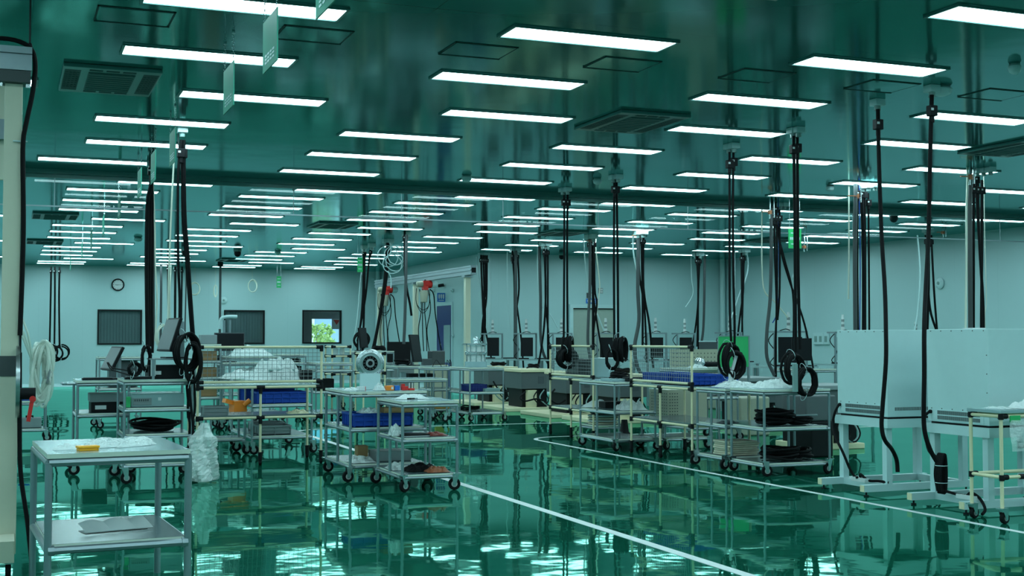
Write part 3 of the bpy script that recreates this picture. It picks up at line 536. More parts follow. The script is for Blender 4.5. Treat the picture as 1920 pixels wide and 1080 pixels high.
b = MB(); b.bb(-2.1, 14, YF+.2, y, 3.3, 3.4); b.bb(-2.1, -2, YF+.2, y, 0, 3.4); b.bb(13.9, 14, YF+.2, y, 0, 3.4); struct('ceiling_corridor', b, 'grey')
b = MB(); b.bb(-2, 14, YF+.2, 70, -.3, -.02); struct('ground', b, 'paper')
M['bluewall'] = mat('pale_blue_wall', (0.22, 0.36, 0.55), 0.6)
t = thing('building', 'blue fronted building seen through the right-hand window', 'building', (16, 62, 0))
b = MB(); b.bb(5, 34, 62, 66, 0, 4.5); b.build('wall', 'bluewall', t, (16, 62, 0))
for i in range(8):
    b = MB(); b.bb(6+i*3.4, 7.4+i*3.4, 61.9, 62, 1.2, 2.6); b.build('window', 'paper', t, (16, 62, 0))
M['leafy'] = mat('leaves', (0.32, 0.48, 0.16), 0.6, noise=0.4, nscale=5)
for i, (x, yy, r, l) in enumerate([12.072+z for z in (0,)] and [(12.027, 52, .55, 'left'), (12.935, 54, .4, 'right')]):
    t = thing('shrub', f'yellow-green shrub outside the right-hand window, {l} one', 'shrub', (x, yy, 0))
    b = MB(); q = random.Random(i)
    for k in range(260):
        a = q.uniform(0, 6.28); h = q.uniform(.3, 2.0); rr = r*q.uniform(.2, 1)*(1.1-abs(h-1.1)*.5)
        b.box((math.cos(a)*rr, math.sin(a)*rr, h), (.16, .10, .01), a, q.uniform(-1, 1), q.uniform(-1, 1))
    b.build('foliage', 'leafy', t); b = MB(); b.tube([(0,0,0), (.03,0,.6), (0,.02,1.4)], .04, 6, r1=.015); b.build('stem', 'wood', t)
p = (10.218,41.3,1.902)
t = thing('warning_sign', 'white notice with a red triangle seen in the right-hand window', 'sign', p)
b = MB(); b.bb(-.16, .16, -.01, .01, -.2, .14); b.build('plate', 'paper', t)
b = MB(); b.poly([(-.11, -.012, .11), (.11, -.012, .11), (0, -.012, -.06)], .004, (0,-1,0)); b.build('triangle', 'red', t)

# ---------------------------------------------------------------- clock and small wall fittings
def face_y(p): return p
p = (3.023,38.74,2.967)
t = thing('wall_clock', 'round wall clock with a dark rim on the far left wall', 'clock', p)
b = MB(); b.ring((0,-.03,0), .165, .02, (0,1,0), 32, 8); b.build('rim', 'blackp', t)
b = MB(); b.lathe((0,-.004,0), [(.155, 0), (.155, .018), (0, .018)], (0,-1,0), 32); b.build('dial', 'paper', t)
b = MB()
for k in range(12): a = k*PI/6; b.box((math.sin(a)*.125, -.025, math.cos(a)*.125), (.012, .003, .03 if k % 3 == 0 else .018), 0, 0, a)
b.build('hour_marks', 'blackp', t)
b = MB(); b.box((-.035, -.028, -.003), (.085, .003, .012), 0, 0, 0.08); b.build('hour_hand', 'blackp', t)
b = MB(); b.box((.045, -.030, .0), (.10, .003, .008), 0, 0, .02); b.build('minute_hand', 'blackp', t)
def stud(p, ax, label, r=.06, name='wall_detector', cat='detector'):
    t = thing(name, label, cat, p); b = MB(); b.lathe((0,0,0), [(r, 0), (r, .02), (r*.7, .05), (0, .055)], ax, 20); b.build('housing', 'white', t)
    b = MB(); b.lathe(Vector(ax)*.05, [(r*.3, 0), (r*.25, .02), (0, .022)], ax, 12); b.build('knob', 'frame', t)
stud((6.089,38.74,2.547), (0,-1,0), 'round white detector on the back wall above the middle window', .11)
stud((17.89,20.917,2.528), (-1,0,0), 'round white detector on the right wall between hanging cables', .12)
stud((10.99,33.287,2.714), (-1,0,0), 'small white button on the side wall left of blue sign', .05)
stud((10.99,31.666,2.657), (-1,0,0), 'small white button on the side wall right of blue sign', .05)
stud((10.99,31.659,1.47), (-1,0,0), 'small white button beside the navy door at handle height', .05)
p = (10.95,32.477,2.815)
t = thing('security_camera', 'small black bullet camera on the side wall above the navy door', 'camera', p)
b = MB(); b.cyl((-.10,0,0), (.0,-.10,.02), .045); b.build('body', 'blackp', t); b = MB(); b.cyl((.05,0,-.0), (0,-.05,0), .015); b.build('bracket', 'blackp', t)

# navy door on the side wall and its sign
Y0, Y1 = (31.774,32.98); zt = 2.278
zt = max(zt, 2.2)
t = thing('door_1', None, None, (XS, (Y0+Y1)/2, 0)); t['kind'] = 'structure'
b = MB(); w = .08
b.bb(XS-.035, XS-.001, Y0-w, Y0, 0, zt+w); b.bb(XS-.035, XS-.001, Y1, Y1+w, 0, zt+w); b.bb(XS-.035, XS-.001, Y0, Y1, zt, zt+w); b.build('door_frame', 'white', t, t.location)
b = MB(); b.bb(XS-.03, XS-.001, Y0+.001, Y1-.001, .01, zt-.001); b.build('door_leaf', 'navy', t, t.location)
b = MB(); b.bb(XS-.045, XS-.031, Y0+.05, Y0+(Y1-Y0)*.48, .75, 1.75); b.build('glass_reflection', 'laminate', t, t.location)  # pale reflection in the door glass, put in as a grey-blue panel
b = MB(); b.rod((XS-.09, Y0+(Y1-Y0)*.55, .95), (XS-.09, Y0+(Y1-Y0)*.55, 1.25), .015); b.box((XS-.06, Y0+(Y1-Y0)*.55, 1.1), (.06,.02,.02)); b.build('door_handle', 'steel', t, t.location)
ya = (Y0+Y1)/2; z1, z0 = (2.469,2.267)
z0 = zt+.10; z1 = z0+.24; hw = .11
t = thing('exit_sign', 'blue sign with white figures above the navy door', 'sign', (XS-hw-.001, ya, z0))
b = MB(); b.bb(-hw, hw, -.012, .012, 0, z1-z0); b.build('plate', 'signb', t)
b = MB()
h = z1-z0
for k in range(3):
    xx = (k-1)*hw*.55; b.bb(xx-.022, xx+.022, -.016, -.012, h*.45, h*.85); b.bb(xx-.012, xx+.012, -.016, -.012, h*.32, h*.45)
b.bb(-hw*.7, hw*.7, -.016, -.012, h*.14, h*.22); b.build('pictogram', 'paper', t)

# pale double door in the right part of the back wall
X0, X1 = (13.401,14.582); zt = 2.166
t = thing('door_2', None, None, ((X0+X1)/2, YS, 0)); t['kind'] = 'structure'
b = MB(); w = .09
b.bb(X0-w, X0, YS-.10, YS-.001, 0, zt+w); b.bb(X1, X1+w, YS-.10, YS-.001, 0, zt+w); b.bb(X0, X1, YS-.10, YS-.001, zt, zt+w); b.build('door_frame', 'white', t, t.location)
for k in range(2):
    xa = X0 + (X1-X0)*k/2 + .004; xb = X0 + (X1-X0)*(k+1)/2 - .004
    b = MB(); b.bb(xa, xb, YS-.04, YS-.001, .01, zt-.03); b.build('door_leaf', 'leaf', t, t.location)
b = MB(); b.bb(X0, X1, YS-.02, YS-.001, zt-.03, zt); b.build('gap_shadow', 'blackp', t, t.location)  # black strip painted in for the shadow in the gap above the leaves
for k in (-1, 1):
    b = MB(); b.bb((X0+X1)/2+k*.08-.012, (X0+X1)/2+k*.08+.012, YS-.09, YS-.07, .95, 1.2); b.bb((X0+X1)/2+k*.08-.01, (X0+X1)/2+k*.08+.01, YS-.07, YS-.04, 1.05, 1.08); b.build('door_handle', 'steel', t, t.location)
def plate_sign(x0, x1, y0, y1, m_, label, mark, marks):
    t = thing('wall_sign', label, 'sign', ((x0+x1)/2, YS-.012, y0)); w = x1-x0; h = y1-y0
    b = MB(); b.bb(-w/2, w/2, -.012, .012, 0, h); b.build('plate', m_, t)
    b = MB()
    for a, c, d, e in marks: b.bb(-w/2+a*w, -w/2+c*w, -.016, -.012, d*h, e*h)
    b.build('lettering', mark, t)
q = ((13.804,14.153,2.288,2.411),(13.819,14.001,2.425,2.562),(14.153,14.275,2.552,2.69))
plate_sign(*q[0], 'signb', 'blue sign with pale symbols above the pale double door', 'paper', [(.08,.2,.3,.75),(.27,.45,.2,.8),(.5,.56,.2,.8),(.62,.9,.65,.75),(.62,.9,.25,.35),(.62,.68,.25,.75)])
plate_sign(*q[1], 'dgrey', 'small dark and white sign above the blue door sign', 'paper', [(.45,.95,.1,.9)])
plate_sign(*q[2], 'grey', 'small grey notice up and right of the blue door sign', 'paper', [(.1,.45,.55,.9),(.1,.45,.1,.45),(.55,.9,.55,.9),(.55,.9,.1,.45)])
# white half-round strips in the wall corners
for i, (x, y) in enumerate([(XR-.12, YS-.12), (XS-.001+.1, YS-.05), (XS-.12, YF-.12)]):
    b = MB(); b.cyl((x, y, 0), (x, y, CZ), .07, 18); o = b.build(f'trim_{i+1}', 'white'); o['kind'] = 'structure'
# three slim white boxes on the right wall
for i, x in enumerate(((17.89,25.208,1.385),(17.89,25.018,1.385),(17.89,24.809,1.385))):
    t = thing('wall_switch_box', f'slim white wall box beside the workstation frame, {ORD[i]} of three from the left', 'switch box', x, 0, 'slim white wall boxes')
    b = MB(); b.bb(-.04, 0, -.10, .10, -.14, .14); b.build('cover', 'white', t, bevel=.008)
    b = MB(); b.bb(-.046, -.04, -.05, .05, -.08, .06); b.build('switch', 'frame', t)
# grey drop pole in the far hall
t = thing('drop_pole', 'thin grey service pole from ceiling to floor left of middle window', 'pole', (5.565,36,1.311)); z = t.location.z
b = MB(); b.cyl((0,0,-z+.0), (0,0,CZ-z-.001), .035, 10); b.build('tube', 'dgrey', t); b = MB(); b.cyl((0,0,CZ-z-.10), (0,0,CZ-z-.001), .08, 12); b.build('collar', 'blackp', t)
b = MB(); b.box((0,-.05,-.5), (.14,.08,.22)); b.build('socket_box', 'blackp', t)

# ---------------------------------------------------------------- far crane rail, its posts and two red chain hoists
t = thing('crane_frame', 'far aluminium crane rail on cream posts', 'crane frame', (9.55, 26.2, 0))
o = t.location
RX = 9.55; RY0, RY1 = 26.15, 34.007; RZ0, RZ1 = 2.80, 3.0
b = MB(); b.bb(RX-.07, RX+.07, RY0, RY1, RZ1-.035, RZ1); b.bb(RX-.07, RX+.07, RY0, RY1, RZ0, RZ0+.03); b.bb(RX-.055, RX+.055, RY0, RY1, RZ0+.03, RZ1-.035); b.bb(RX-.075, RX-.055, RY0, RY1, RZ0+.09, RZ0+.115); b.build('rail', 'alu', t, o)
b = MB(); b.bb(RX-.05, RX+.05, RY0-.01, RY0, RZ0+.04, RZ1-.05); b.build('rail_end', 'blackp', t, o)
for yy in (26.568,30.409,33.683):
    b = MB(); b.bb(RX-.06, RX+.06, yy-.06, yy+.06, .02, RZ0); b.build('post', 'creamg', t, o)
    b = MB(); b.bb(RX-.16, RX+.16, yy-.16, yy+.16, .0, .02); b.build('base_plate', 'creamg', t, o)
    b = MB(); b.bb(RX-.10, RX+.10, yy-.10, yy+.10, RZ0-.05, RZ0-.001); b.build('bracket', 'alu', t, o)
def hoist(c, label):
    t = thing('chain_hoist', label, 'hoist', c, 0, 'red chain hoists'); top = RZ0 - c[2]
    b = MB(); b.ring((0,0,top*.6), .05, .014, (1,0,0), 14, 6); b.bb(-.03, .03, -.02, .02, .06, top*.6-.04); b.rod((0,0,top*.6+.04), (0,0,top), .012); b.build('hook', 'blackp', t)
    b = MB(); b.lathe((-.02,0,0), [(.07, 0), (.095, .02), (.095, .17), (.07, .19)], (1,0,0), 20); b.bb(-.06, .06, -.08, .08, -.14, .08); b.build('motor_body', 'red', t)
    b = MB(); b.lathe((.17,0,0), [(.085, 0), (.085, .11), (.06, .14), (0, .145)], (1,0,0), 20); b.build('motor_cap', 'white', t)
    b = MB(); b.lathe((-.06,0,0), [(.07, 0), (.08, .03), (.06, .15), (0, .17)], (-1,0,0), 18); b.build('brake_housing', 'machine', t)
    b = MB(); b.lathe((-.03,0,-.15), [(.09, 0), (.11, -.04), (.08, -.28), (0, -.30)], (0,0,1), 16); b.build('chain_bag', 'machine', t)
    for k, (dx, sw) in enumerate([(-.14, .05), (-.06, 0), (.02, -.03), (.08, .06)]):
        b = MB(); b.tube(smooth([(dx,0,-.12), (dx+sw,0,-.6), (dx-sw*.5,0,-1.1), (dx+.03,0,-1.62)]), .011, 6); b.build('hoist_cable', 'black', t)
    b = MB(); b.tube(smooth([(.12,0,-.12), (.22,0,-.25), (.26,0,-.7), (.34,0,-1.2), (.42,0,-1.62)]), .014, 6); b.build('control_lead', 'black', t)
    for s in (0, 1):
        b = MB(); b.tube(smooth([(-.22,0,-.10), (-.22,.0,-.45), (-.05,.03,-.62-.08*s), (.10,0,-.5), (.12,0,-.12)]), .008, 6); b.build('loop_lead', 'black', t)
hoist((9.4,29.171,2.701), 'red and white chain hoist hanging from crane rail, the nearer right one')
hoist((9.4,32.552,2.694), 'red and white chain hoist hanging from crane rail, the farther left one')

# ---------------------------------------------------------------- near crane post at the left edge
t = thing('crane_frame', 'large cream crane post with aluminium beam at the left photo edge', 'crane frame', (0.04, 8.05, 0)); o = t.location
b = MB(); b.bb(-.03, .07, 8.0, 8.10, .12, 2.894); b.build('post', 'creamg', t, o, bevel=.004)
b = MB(); b.bb(-.95, .118, 7.94, 8.12, 3.065, 3.105); b.bb(-.95, .118, 7.95, 8.11, 2.99, 3.055); b.bb(-.95, .118, 7.94, 8.12, 2.965, 2.99); b.bb(-.95, .118, 7.96, 8.10, 3.055, 3.065); b.build('beam', 'alu', t, o)
b = MB(); b.rod((.105, 8.03, 3.105), (.105, 8.03, CZ-.001), .006, 6); b.lathe((.105, 8.03, 3.105), [(.022, 0), (.012, .04), (0, .05)], (0,0,1), 10); b.build('hanger_rod', 'blackp', t, o)
b = MB(); b.bb(-.95, .112, 7.95, 8.11, 2.895, 2.964); b.build('beam_underside', 'dgrey', t, o)
b = MB()
for x in (-.055, .098): b.bb(x-.012, x+.012, 7.98, 8.0, 2.87, 2.894)
b.build('bolt', 'steel', t, o)  # two small steel blocks just under the beam
b = MB(); b.bb(-.034, .074, 7.995, 8.105, 1.16, 1.28); b.build('clamp_band', 'dgrey', t, o)
b = MB(); b.bb(-.10, .06, 7.70, 8.5, .12, .24); b.build('foot_beam', 'creamg', t, o)
for yy in (7.76, 8.38):
    b = MB(); b.bb(.015, .045, yy-.02, yy+.02, .08, .12); b.bb(-.0, .06, yy-.03, yy+.03, .112, .12); cst = b.build('caster', 'steel', t, o)
    b = MB(); b.cyl((.015, yy, .055), (.045, yy, .055), .055, 20); b.build('wheel', 'black', cst, o)
b = MB(); b.tube(smooth([(-.3,8.0,3.12), (-.05,7.97,3.15), (.09,7.97,3.12), (.135,7.98,3.03), (.125,7.98,2.85), (.09,7.98,2.65), (.075,7.98,2.5), (.085,7.98,2.0), (.075,7.98,1.4)]), .014, 8); b.build('power_lead', 'black', t, o)
b = MB(); b.bb(.071, .084, 7.985, 8.03, 1.25, 2.55); b.build('cable_strip', 'black', t, o)
b = MB(); b.ring((.11, 8.0, 2.86), .0001, .0001) if False else b.bb(.02, .10, 7.982, 7.992, 2.545, 2.552); b.build('cable_tie', 'white', t, o)
b = MB(); b.tube(smooth([(.075,7.98,1.3), (.08,7.97,.9), (.09,7.96,.6), (.13,7.90,.32), (.16,7.86,.05), (.17,7.86,.015)]), .013, 8); b.build('floor_lead', 'black', t, o)
# steel reel plate with black hub and red clamp lever
b = MB(); b.lathe((.055, 7.93, 1.13), [(.21, 0), (.21, .022), (.03, .022)], (1,0,0), 40); b.build('reel_disc', 'steel', t, o)
b = MB(); b.cyl((.077, 7.93, 1.06), (.165, 7.93, 1.06), .035); b.build('hub', 'blackp', t, o)
b = MB(); b.cyl((.148, 7.86, 1.03), (.148, 7.895, 1.03), .018); b.box((.136, 7.875, .965), (.022, .02, .13), 0, 0, .16); b.build('clamp_lever', 'red', t, o)
# second, farther crane frame behind it
t = thing('crane_frame', 'second cream crane frame half hidden behind the left edge post', 'crane frame', (-.2, 9.6, 0)); o = t.location
b = MB(); b.bb(-.16, -.06, 9.6, 9.7, 0.02, 2.75); b.build('post', 'creamg', t, o); b = MB(); b.bb(-.5, -.0, 9.56, 9.60, 2.50, 3.20); b.build('end_plate', 'creamg', t, o)
b = MB(); b.bb(-.9, .03, 9.50, 9.555, 2.78, 2.92); b.build('beam', 'alu', t, o)
b = MB(); b.bb(-.3, -.0, 9.5, 9.8, 0, .02); b.build('base_plate', 'creamg', t, o)
# clear hose bundle on the reel
t = thing('hose_bundle', 'bundle of clear plastic hoses looped over the reel by the cream post', 'hose bundle', (0.188,8.35,1.167)); o = t.location
q = random.Random(3)
for k in range(14):
    c = Vector((0.194,8.35,1.161)) + Vector((q.uniform(-.012,.03), q.uniform(-.06,.06), q.uniform(-.02,.03)))
    rx = .028 + q.uniform(0, .03); rz = .16 + q.uniform(-.02, .03); dr = q.uniform(-.02, .03)
    b = MB(); b.tube([c + Vector((rx*math.cos(a)+dr*math.sin(a), .03*math.sin(a*2+k), rz*math.sin(a))) for a in [i*2*PI/22 for i in range(22)]], .0095, 7, True); b.build('loop', 'hoseclr', t, o)
for pts in (((0.089,8.2,1.5),(0.121,8.2,1.413),(0.141,8.25,1.316),(0.155,8.3,1.234),(0.168,8.3,1.169)),((0.084,8.2,1.413),(0.116,8.25,1.333),(0.143,8.3,1.26),(0.153,8.3,1.201)),((0.078,8.2,1.455),(0.113,8.25,1.381),(0.149,8.3,1.273),(0.18,8.3,1.201))):
    b = MB(); b.tube(smooth(pts), .007, 7); b.build('feed_hose', 'hoseclr', t, o)
b = MB(); c = Vector((0.242,8.3,1.191)); b.cyl(c, c+Vector((.004,0,-.085)), .017, 10); b.build('connector', 'grey', t, o)

# ---------------------------------------------------------------- carts and racks of tube
CW = {}
def caster(t, x, y, R_=.056, ang=0.0, top=None):
    top = top or 2*R_+.045
    c = Vector((x, y, 0)); d = Vector((math.cos(ang), math.sin(ang), 0)); n = Vector((-d.y, d.x, 0)); w = c + d*.025
    b = MB(); b.box((x, y, top-.006), (.075, .06, .008), ang)
    for s in (-1, 1):
        a = w + n*s*.021
        b.poly([a + Vector((0,0,R_*.75)) - d*.012, a + Vector((0,0,R_*.75)) + d*.014, a + Vector((0,0,top-.01)) + d*.018, a + Vector((0,0,top-.01)) - d*.045], .003, n*s)
    o = b.build('caster', 'steel', t)
    b = MB(); b.lathe(w - n*.016 + Vector((0,0,R_)), [(R_*.5, 0), (R_*.93, .0), (R_, .006), (R_, .026), (R_*.93, .032), (R_*.5, .032)], n, 20); b.build('wheel', 'black', o)
    b = MB(); b.lathe(w - n*.018 + Vector((0,0,R_)), [(R_*.5, 0), (R_*.5, .036), (0, .036)], n, 16); b.lathe(w - n*.018 + Vector((0,0,R_)), [(0.0, -.003), (R_*.2, -.003), (R_*.2, 0)], n, 10); b.build('wheel_hub', 'hub', o)
def rbox_frame(b, w, d, z, r):
    P4 = [(0,0,z), (w,0,z), (w,d,z), (0,d,z)]
    for i in range(4): b.rod(P4[i], P4[(i+1) % 4], r, 8)
def silver_cart(label, x, y, w, d, top=.86, levels=(.48, .13), group='silver tube carts', mid=True, rz=0.0, handle='back', cast=True, r=.014, slab='laminate', mids=(.5,)):
    t = thing('tube_cart', label, 'cart', (x, y, 0), rz, group)
    zt = top - .045; z0 = .15 if cast else 0.0
    L = [(0,0), (w,0), (0,d), (w,d)] + ([(0, d*m) for m in mids] if mid else [])
    for (px, py) in L:
        b = MB(); b.rod((px, py, z0), (px, py, zt), r, 10); b.build('leg', 'alu', t)
    for i, z in enumerate((top,) + tuple(levels)):
        b = MB(); zz = z - .045 if i == 0 else z - .03; rr = r*1.05; g = 0.0 if i == 0 else 0.0
        rbox_frame(b, w, d, zz, rr)
        for (px, py) in ((0,0), (w,0), (0,d), (w,d)): b.rod((px-.03 if px else .03, py, zz), (px, py, zz), rr*1.35, 8) if i else None
        b.build('shelf_frame', 'alu', t)
        b = MB(); b.bb(-.008 if i == 0 else .012, w+.008 if i == 0 else w-.012, -.008 if i == 0 else .012, d+.008 if i == 0 else d-.012, z-.024 if i == 0 else z-.018, z); e = 0.0 if i == 0 else .016
        for (ax0, ax1, ay0, ay1) in ((-.009+e*1.2, w+.009-e*1.2, -.0095+e*1.2, -.0085+e*1.2), (-.0095+e*1.2, -.0085+e*1.2, -.009+e*1.2, d+.009-e*1.2)): b.m(1).bb(ax0, ax1, ay0, ay1, z-.023 if i == 0 else z-.017, z-.001)
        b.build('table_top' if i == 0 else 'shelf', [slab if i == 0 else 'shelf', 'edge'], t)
    if handle:
        yy = d if handle == 'back' else 0; s = 1 if handle == 'back' else -1
        b = MB(); b.tube(smooth([(.05, yy, zt), (.05, yy+s*.08, zt), (.09, yy+s*.12, zt), (w-.09, yy+s*.12, zt), (w-.05, yy+s*.08, zt), (w-.05, yy, zt)], 4), r*.95, 8); b.build('handle', 'alu', t)
    if cast:
        q = random.Random(int(x*100+y*10))
        for (px, py) in ((0,0), (w,0), (0,d), (w,d)): caster(t, px, py, .056, q.choice([0.1, -.3, .4, 2.9, 3.3]))
    return t
def cream_rack(label, x, y, w, d, top=.86, levels=(.45,), fence=1.29, side='left', group='cream pipe racks', rz=0.0, r=.014, feet='stub', midlegs=1, mesh=(0.0, 1.0)):
    # fence on the left side (plane x=0) or on the front (plane y=0)
    t = thing('pipe_rack', label, 'rack', (x, y, 0), rz, group)
    def pt(u, v, z): return (0 if side == 'left' else u*w, u*d if side == 'left' else 0, z) if v == 0 else ((w, u*d, z) if side == 'left' else (u*w, d, z))
    zt = top - .04; fz = .09
    for u in (0, 1):
        b = MB(); b.rod(pt(u, 0, fz), pt(u, 0, fence or zt), r, 10); b.build('post', 'cream', t)
        b = MB(); b.rod(pt(u, 1, fz), pt(u, 1, zt), r, 10); b.build('post', 'cream', t)
    for k in range(midlegs):
        u = (k+1)/(midlegs+1); b = MB(); b.rod(pt(u, 0, fz), pt(u, 0, zt), r, 10); b.build('post', 'cream', t)
    zs = [zt] + [z-.03 for z in levels]
    for i, z in enumerate(zs):
        b = MB()
        for a_, c_ in (((0,0),(1,0)), ((1,0),(1,1)), ((1,1),(0,1)), ((0,1),(0,0))): b.rod(pt(*a_, z), pt(*c_, z), r, 8)
        b.build('rail', 'cream', t)
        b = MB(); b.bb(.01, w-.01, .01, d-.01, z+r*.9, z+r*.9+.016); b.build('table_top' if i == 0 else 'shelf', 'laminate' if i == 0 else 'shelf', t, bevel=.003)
        for (u, v) in ((0,0), (1,0), (1,1), (0,1)):
            b = MB(); p = Vector(pt(u, v, z)); b.cyl(p+Vector((0,0,-.028)), p+Vector((0,0,.028)), r*1.55, 10)
            q_ = Vector(pt(.04 if u == 0 else .96, v, z)); b.cyl(p, p+(q_-p).normalized()*.06, r*1.5, 10); b.build('joint', 'blackp', t)
        for k in range(midlegs):
            b = MB(); u = (k+1)/(midlegs+1); p = Vector(pt(u, 0, z)); e = (Vector(pt(1,0,z))-Vector(pt(0,0,z))).normalized()*.045
            b.cyl(p-e, p+e, r*1.5, 10); b.cyl(p+Vector((0,0,-.07)), p, r*1.5, 10); b.build('joint', 'blackp', t)
    if fence:
        b = MB(); b.rod(pt(0,0,fence), pt(1,0,fence), r, 10); b.rod(pt(0,0,top+.02), pt(1,0,top+.02), r, 10); b.build('fence_rail', 'cream', t)
        for u in (0, 1):
            for zz in (fence, top+.02):
                b = MB(); p = Vector(pt(u,0,zz)); e = (Vector(pt(1-u,0,zz))-p).normalized(); b.cyl(p-e*.018, p+e*.06, r*1.5, 10); b.cyl(p+Vector((0,0,-.05)), p+Vector((0,0,.018)), r*1.5, 10); b.build('joint', 'blackp', t)
        b = MB(); n = int((d if side == 'left' else w)*(mesh[1]-mesh[0])/.05); z0_, z1_ = top+.035, fence-.02
        for i in range(n+1):
            u = mesh[0] + (mesh[1]-mesh[0])*i/n; b.rod(pt(u,0,z0_), pt(u,0,z1_), .0026, 4)
        for i in range(9):
            z = z0_ + (z1_-z0_)*i/8; b.rod(pt(mesh[0],0,z), pt(mesh[1],0,z), .0026, 4)
        b.build('wire_mesh', 'grey', t)
    for (u, v) in [(0,0), (1,0), (0,1), (1,1)] + [((k+1)/(midlegs+1), 0) for k in range(midlegs)]:
        p = pt(u, v, 0)
        if feet == 'caster': caster(t, p[0], p[1], .045, .3, .12)
        else:
            b = MB(); b.cyl((p[0], p[1], .045), (p[0], p[1], .135), .022, 12); b.box((p[0], p[1], .14), (.055,.055,.008)); f = b.build('foot', 'blackp', t)
            b = MB(); b.cyl((p[0]-.015, p[1], .026), (p[0]+.015, p[1], .026), .026, 14); b.build('wheel', 'black', f)
    return t
def crate(label, c, w, d, h, m_='blue', rz=0.0, group=None, ribs=6, t_=.008):
    t = thing('plastic_crate', label, 'crate', c, rz, group)
    b = MB(); b.tray(-w/2, w/2, -d/2, d/2, 0, h, t_)
    b.bb(-w/2-.012, w/2+.012, -d/2-.012, -d/2+.001, h-.02, h); b.bb(-w/2-.012, w/2+.012, d/2-.001, d/2+.012, h-.02, h)
    b.bb(-w/2-.012, -w/2+.001, -d/2, d/2, h-.02, h); b.bb(w/2-.001, w/2+.012, -d/2, d/2, h-.02, h)
    for i in range(ribs+1):
        x = -w/2 + w*i/ribs; b.bb(x-.006, x+.006, -d/2-.009, -d/2+.001, 0, h-.02)
    for i in range(ribs+1):
        y = -d/2 + d*i/ribs; b.bb(-w/2-.009, -w/2+.001, y-.006, y+.006, 0, h-.02)
    b.bb(-w/2-.010, w/2+.010, -d/2-.010, -d/2+.001, h*.5-.008, h*.5+.008)
    b.build('body', m_, t); return t
def crumple(label, c, w, d, h, m_='film', rz=0.0, name='plastic_bag', cat='plastic bag', seed=0, group=None, nu=16, nv=12, part='sheet', flat=.0):
    t = thing(name, label, cat, c, rz, group); q = random.Random(seed)
    ph = [q.uniform(0, 6.28) for _ in range(8)]
    def f(u, v):
        x = (u-.5)*w; y = (v-.5)*d; e = max(0, 1-(2*abs(u-.5))**3)*max(0, 1-(2*abs(v-.5))**3)
        z = h*e*(.45+.55*abs(math.sin(u*9+ph[0]+2*v)*math.cos(v*7+ph[1]))) + .25*h*q.random()*e + .003
        return (x+.02*w*math.sin(v*11+ph[2]), y+.03*d*math.sin(u*13+ph[3]), z)
    b = MB(); b.sheet(f, nu, nv, False); k = b.build(part, m_, t); return t
def boxthing(name, label, cat, c, d, m_, rz=0.0, group=None, parts=()):
    t = thing(name, label, cat, c, rz, group)
    b = MB(); b.bb(-d[0]/2, d[0]/2, -d[1]/2, d[1]/2, 0, d[2]); b.build('body', m_, t, bevel=min(d)*.06)
    for pn, pm, bxs in parts:
        b = MB()
        for a in bxs: b.bb(*a)
        b.build(pn, pm, t)
    return t
def monitor(label, c, w=.48, h=.30, rz=0.0, tilt=0.0, arm=.25, group=None, col='screen', back='monitor'):
    t = thing('monitor', label, 'monitor', c, rz, group); R = Matrix.Rotation(tilt, 3, 'X')
    b = MB(); b.box((0, 0, arm+h/2), (w, .03, h), 0, tilt); b.build('housing', back, t, bevel=.004)
    f = R @ Vector((0, -.017, 0)); b = MB(); b.box((f.x, f.y, arm+h/2+f.z), (w-.03, .003, h-.03), 0, tilt); b.build('screen', col, t)
    b = MB(); b.bb(-.03, .03, .05, .085, .01, arm+h*.6); b.box((0, .035, arm+h*.5), (.06,.06,.05)); b.build('stand', 'alu', t)
    b = MB(); b.bb(-.11, .11, -.06, .12, 0, .012); b.build('base', 'blackp', t)
    return t
def keyboard(label, c, w=.42, d=.14, rz=0.0):
    t = thing('keyboard', label, 'keyboard', c, rz); b = MB(); b.bb(-w/2, w/2, -d/2, d/2, 0, .018); b.build('case', 'blackp', t)
    b = MB()
    for i in range(14):
        for j in range(5): b.bb(-w/2+.012+i*(w-.02)/14, -w/2+.012+i*(w-.02)/14+.021, -d/2+.01+j*.025, -d/2+.03+j*.025, .018, .024)
    b.build('keys', 'dgrey', t)
def cable_pile(label, c, R_, n, seed, rz=0, r=.013, group=None, h=.012, sq=1.0):
    t = thing('cable_coil', label, 'cable coil', c, rz, group); q = random.Random(seed)
    for i in range(n):
        b = MB(); rr = R_*q.uniform(.75, 1.05); pts = []
        ox, oy = q.uniform(-.15, .15)*R_, q.uniform(-.15, .15)*R_; ph = q.uniform(0, 6.28)
        for k in range(20):
            a = k*2*PI/20; pts.append((ox+rr*math.cos(a), oy+rr*sq*math.sin(a), r+.002+i*h + .012*(1+math.sin(2*a+ph))))
        b.tube(pts, r, 6, True); b.build('loop', 'black', t)
    return t
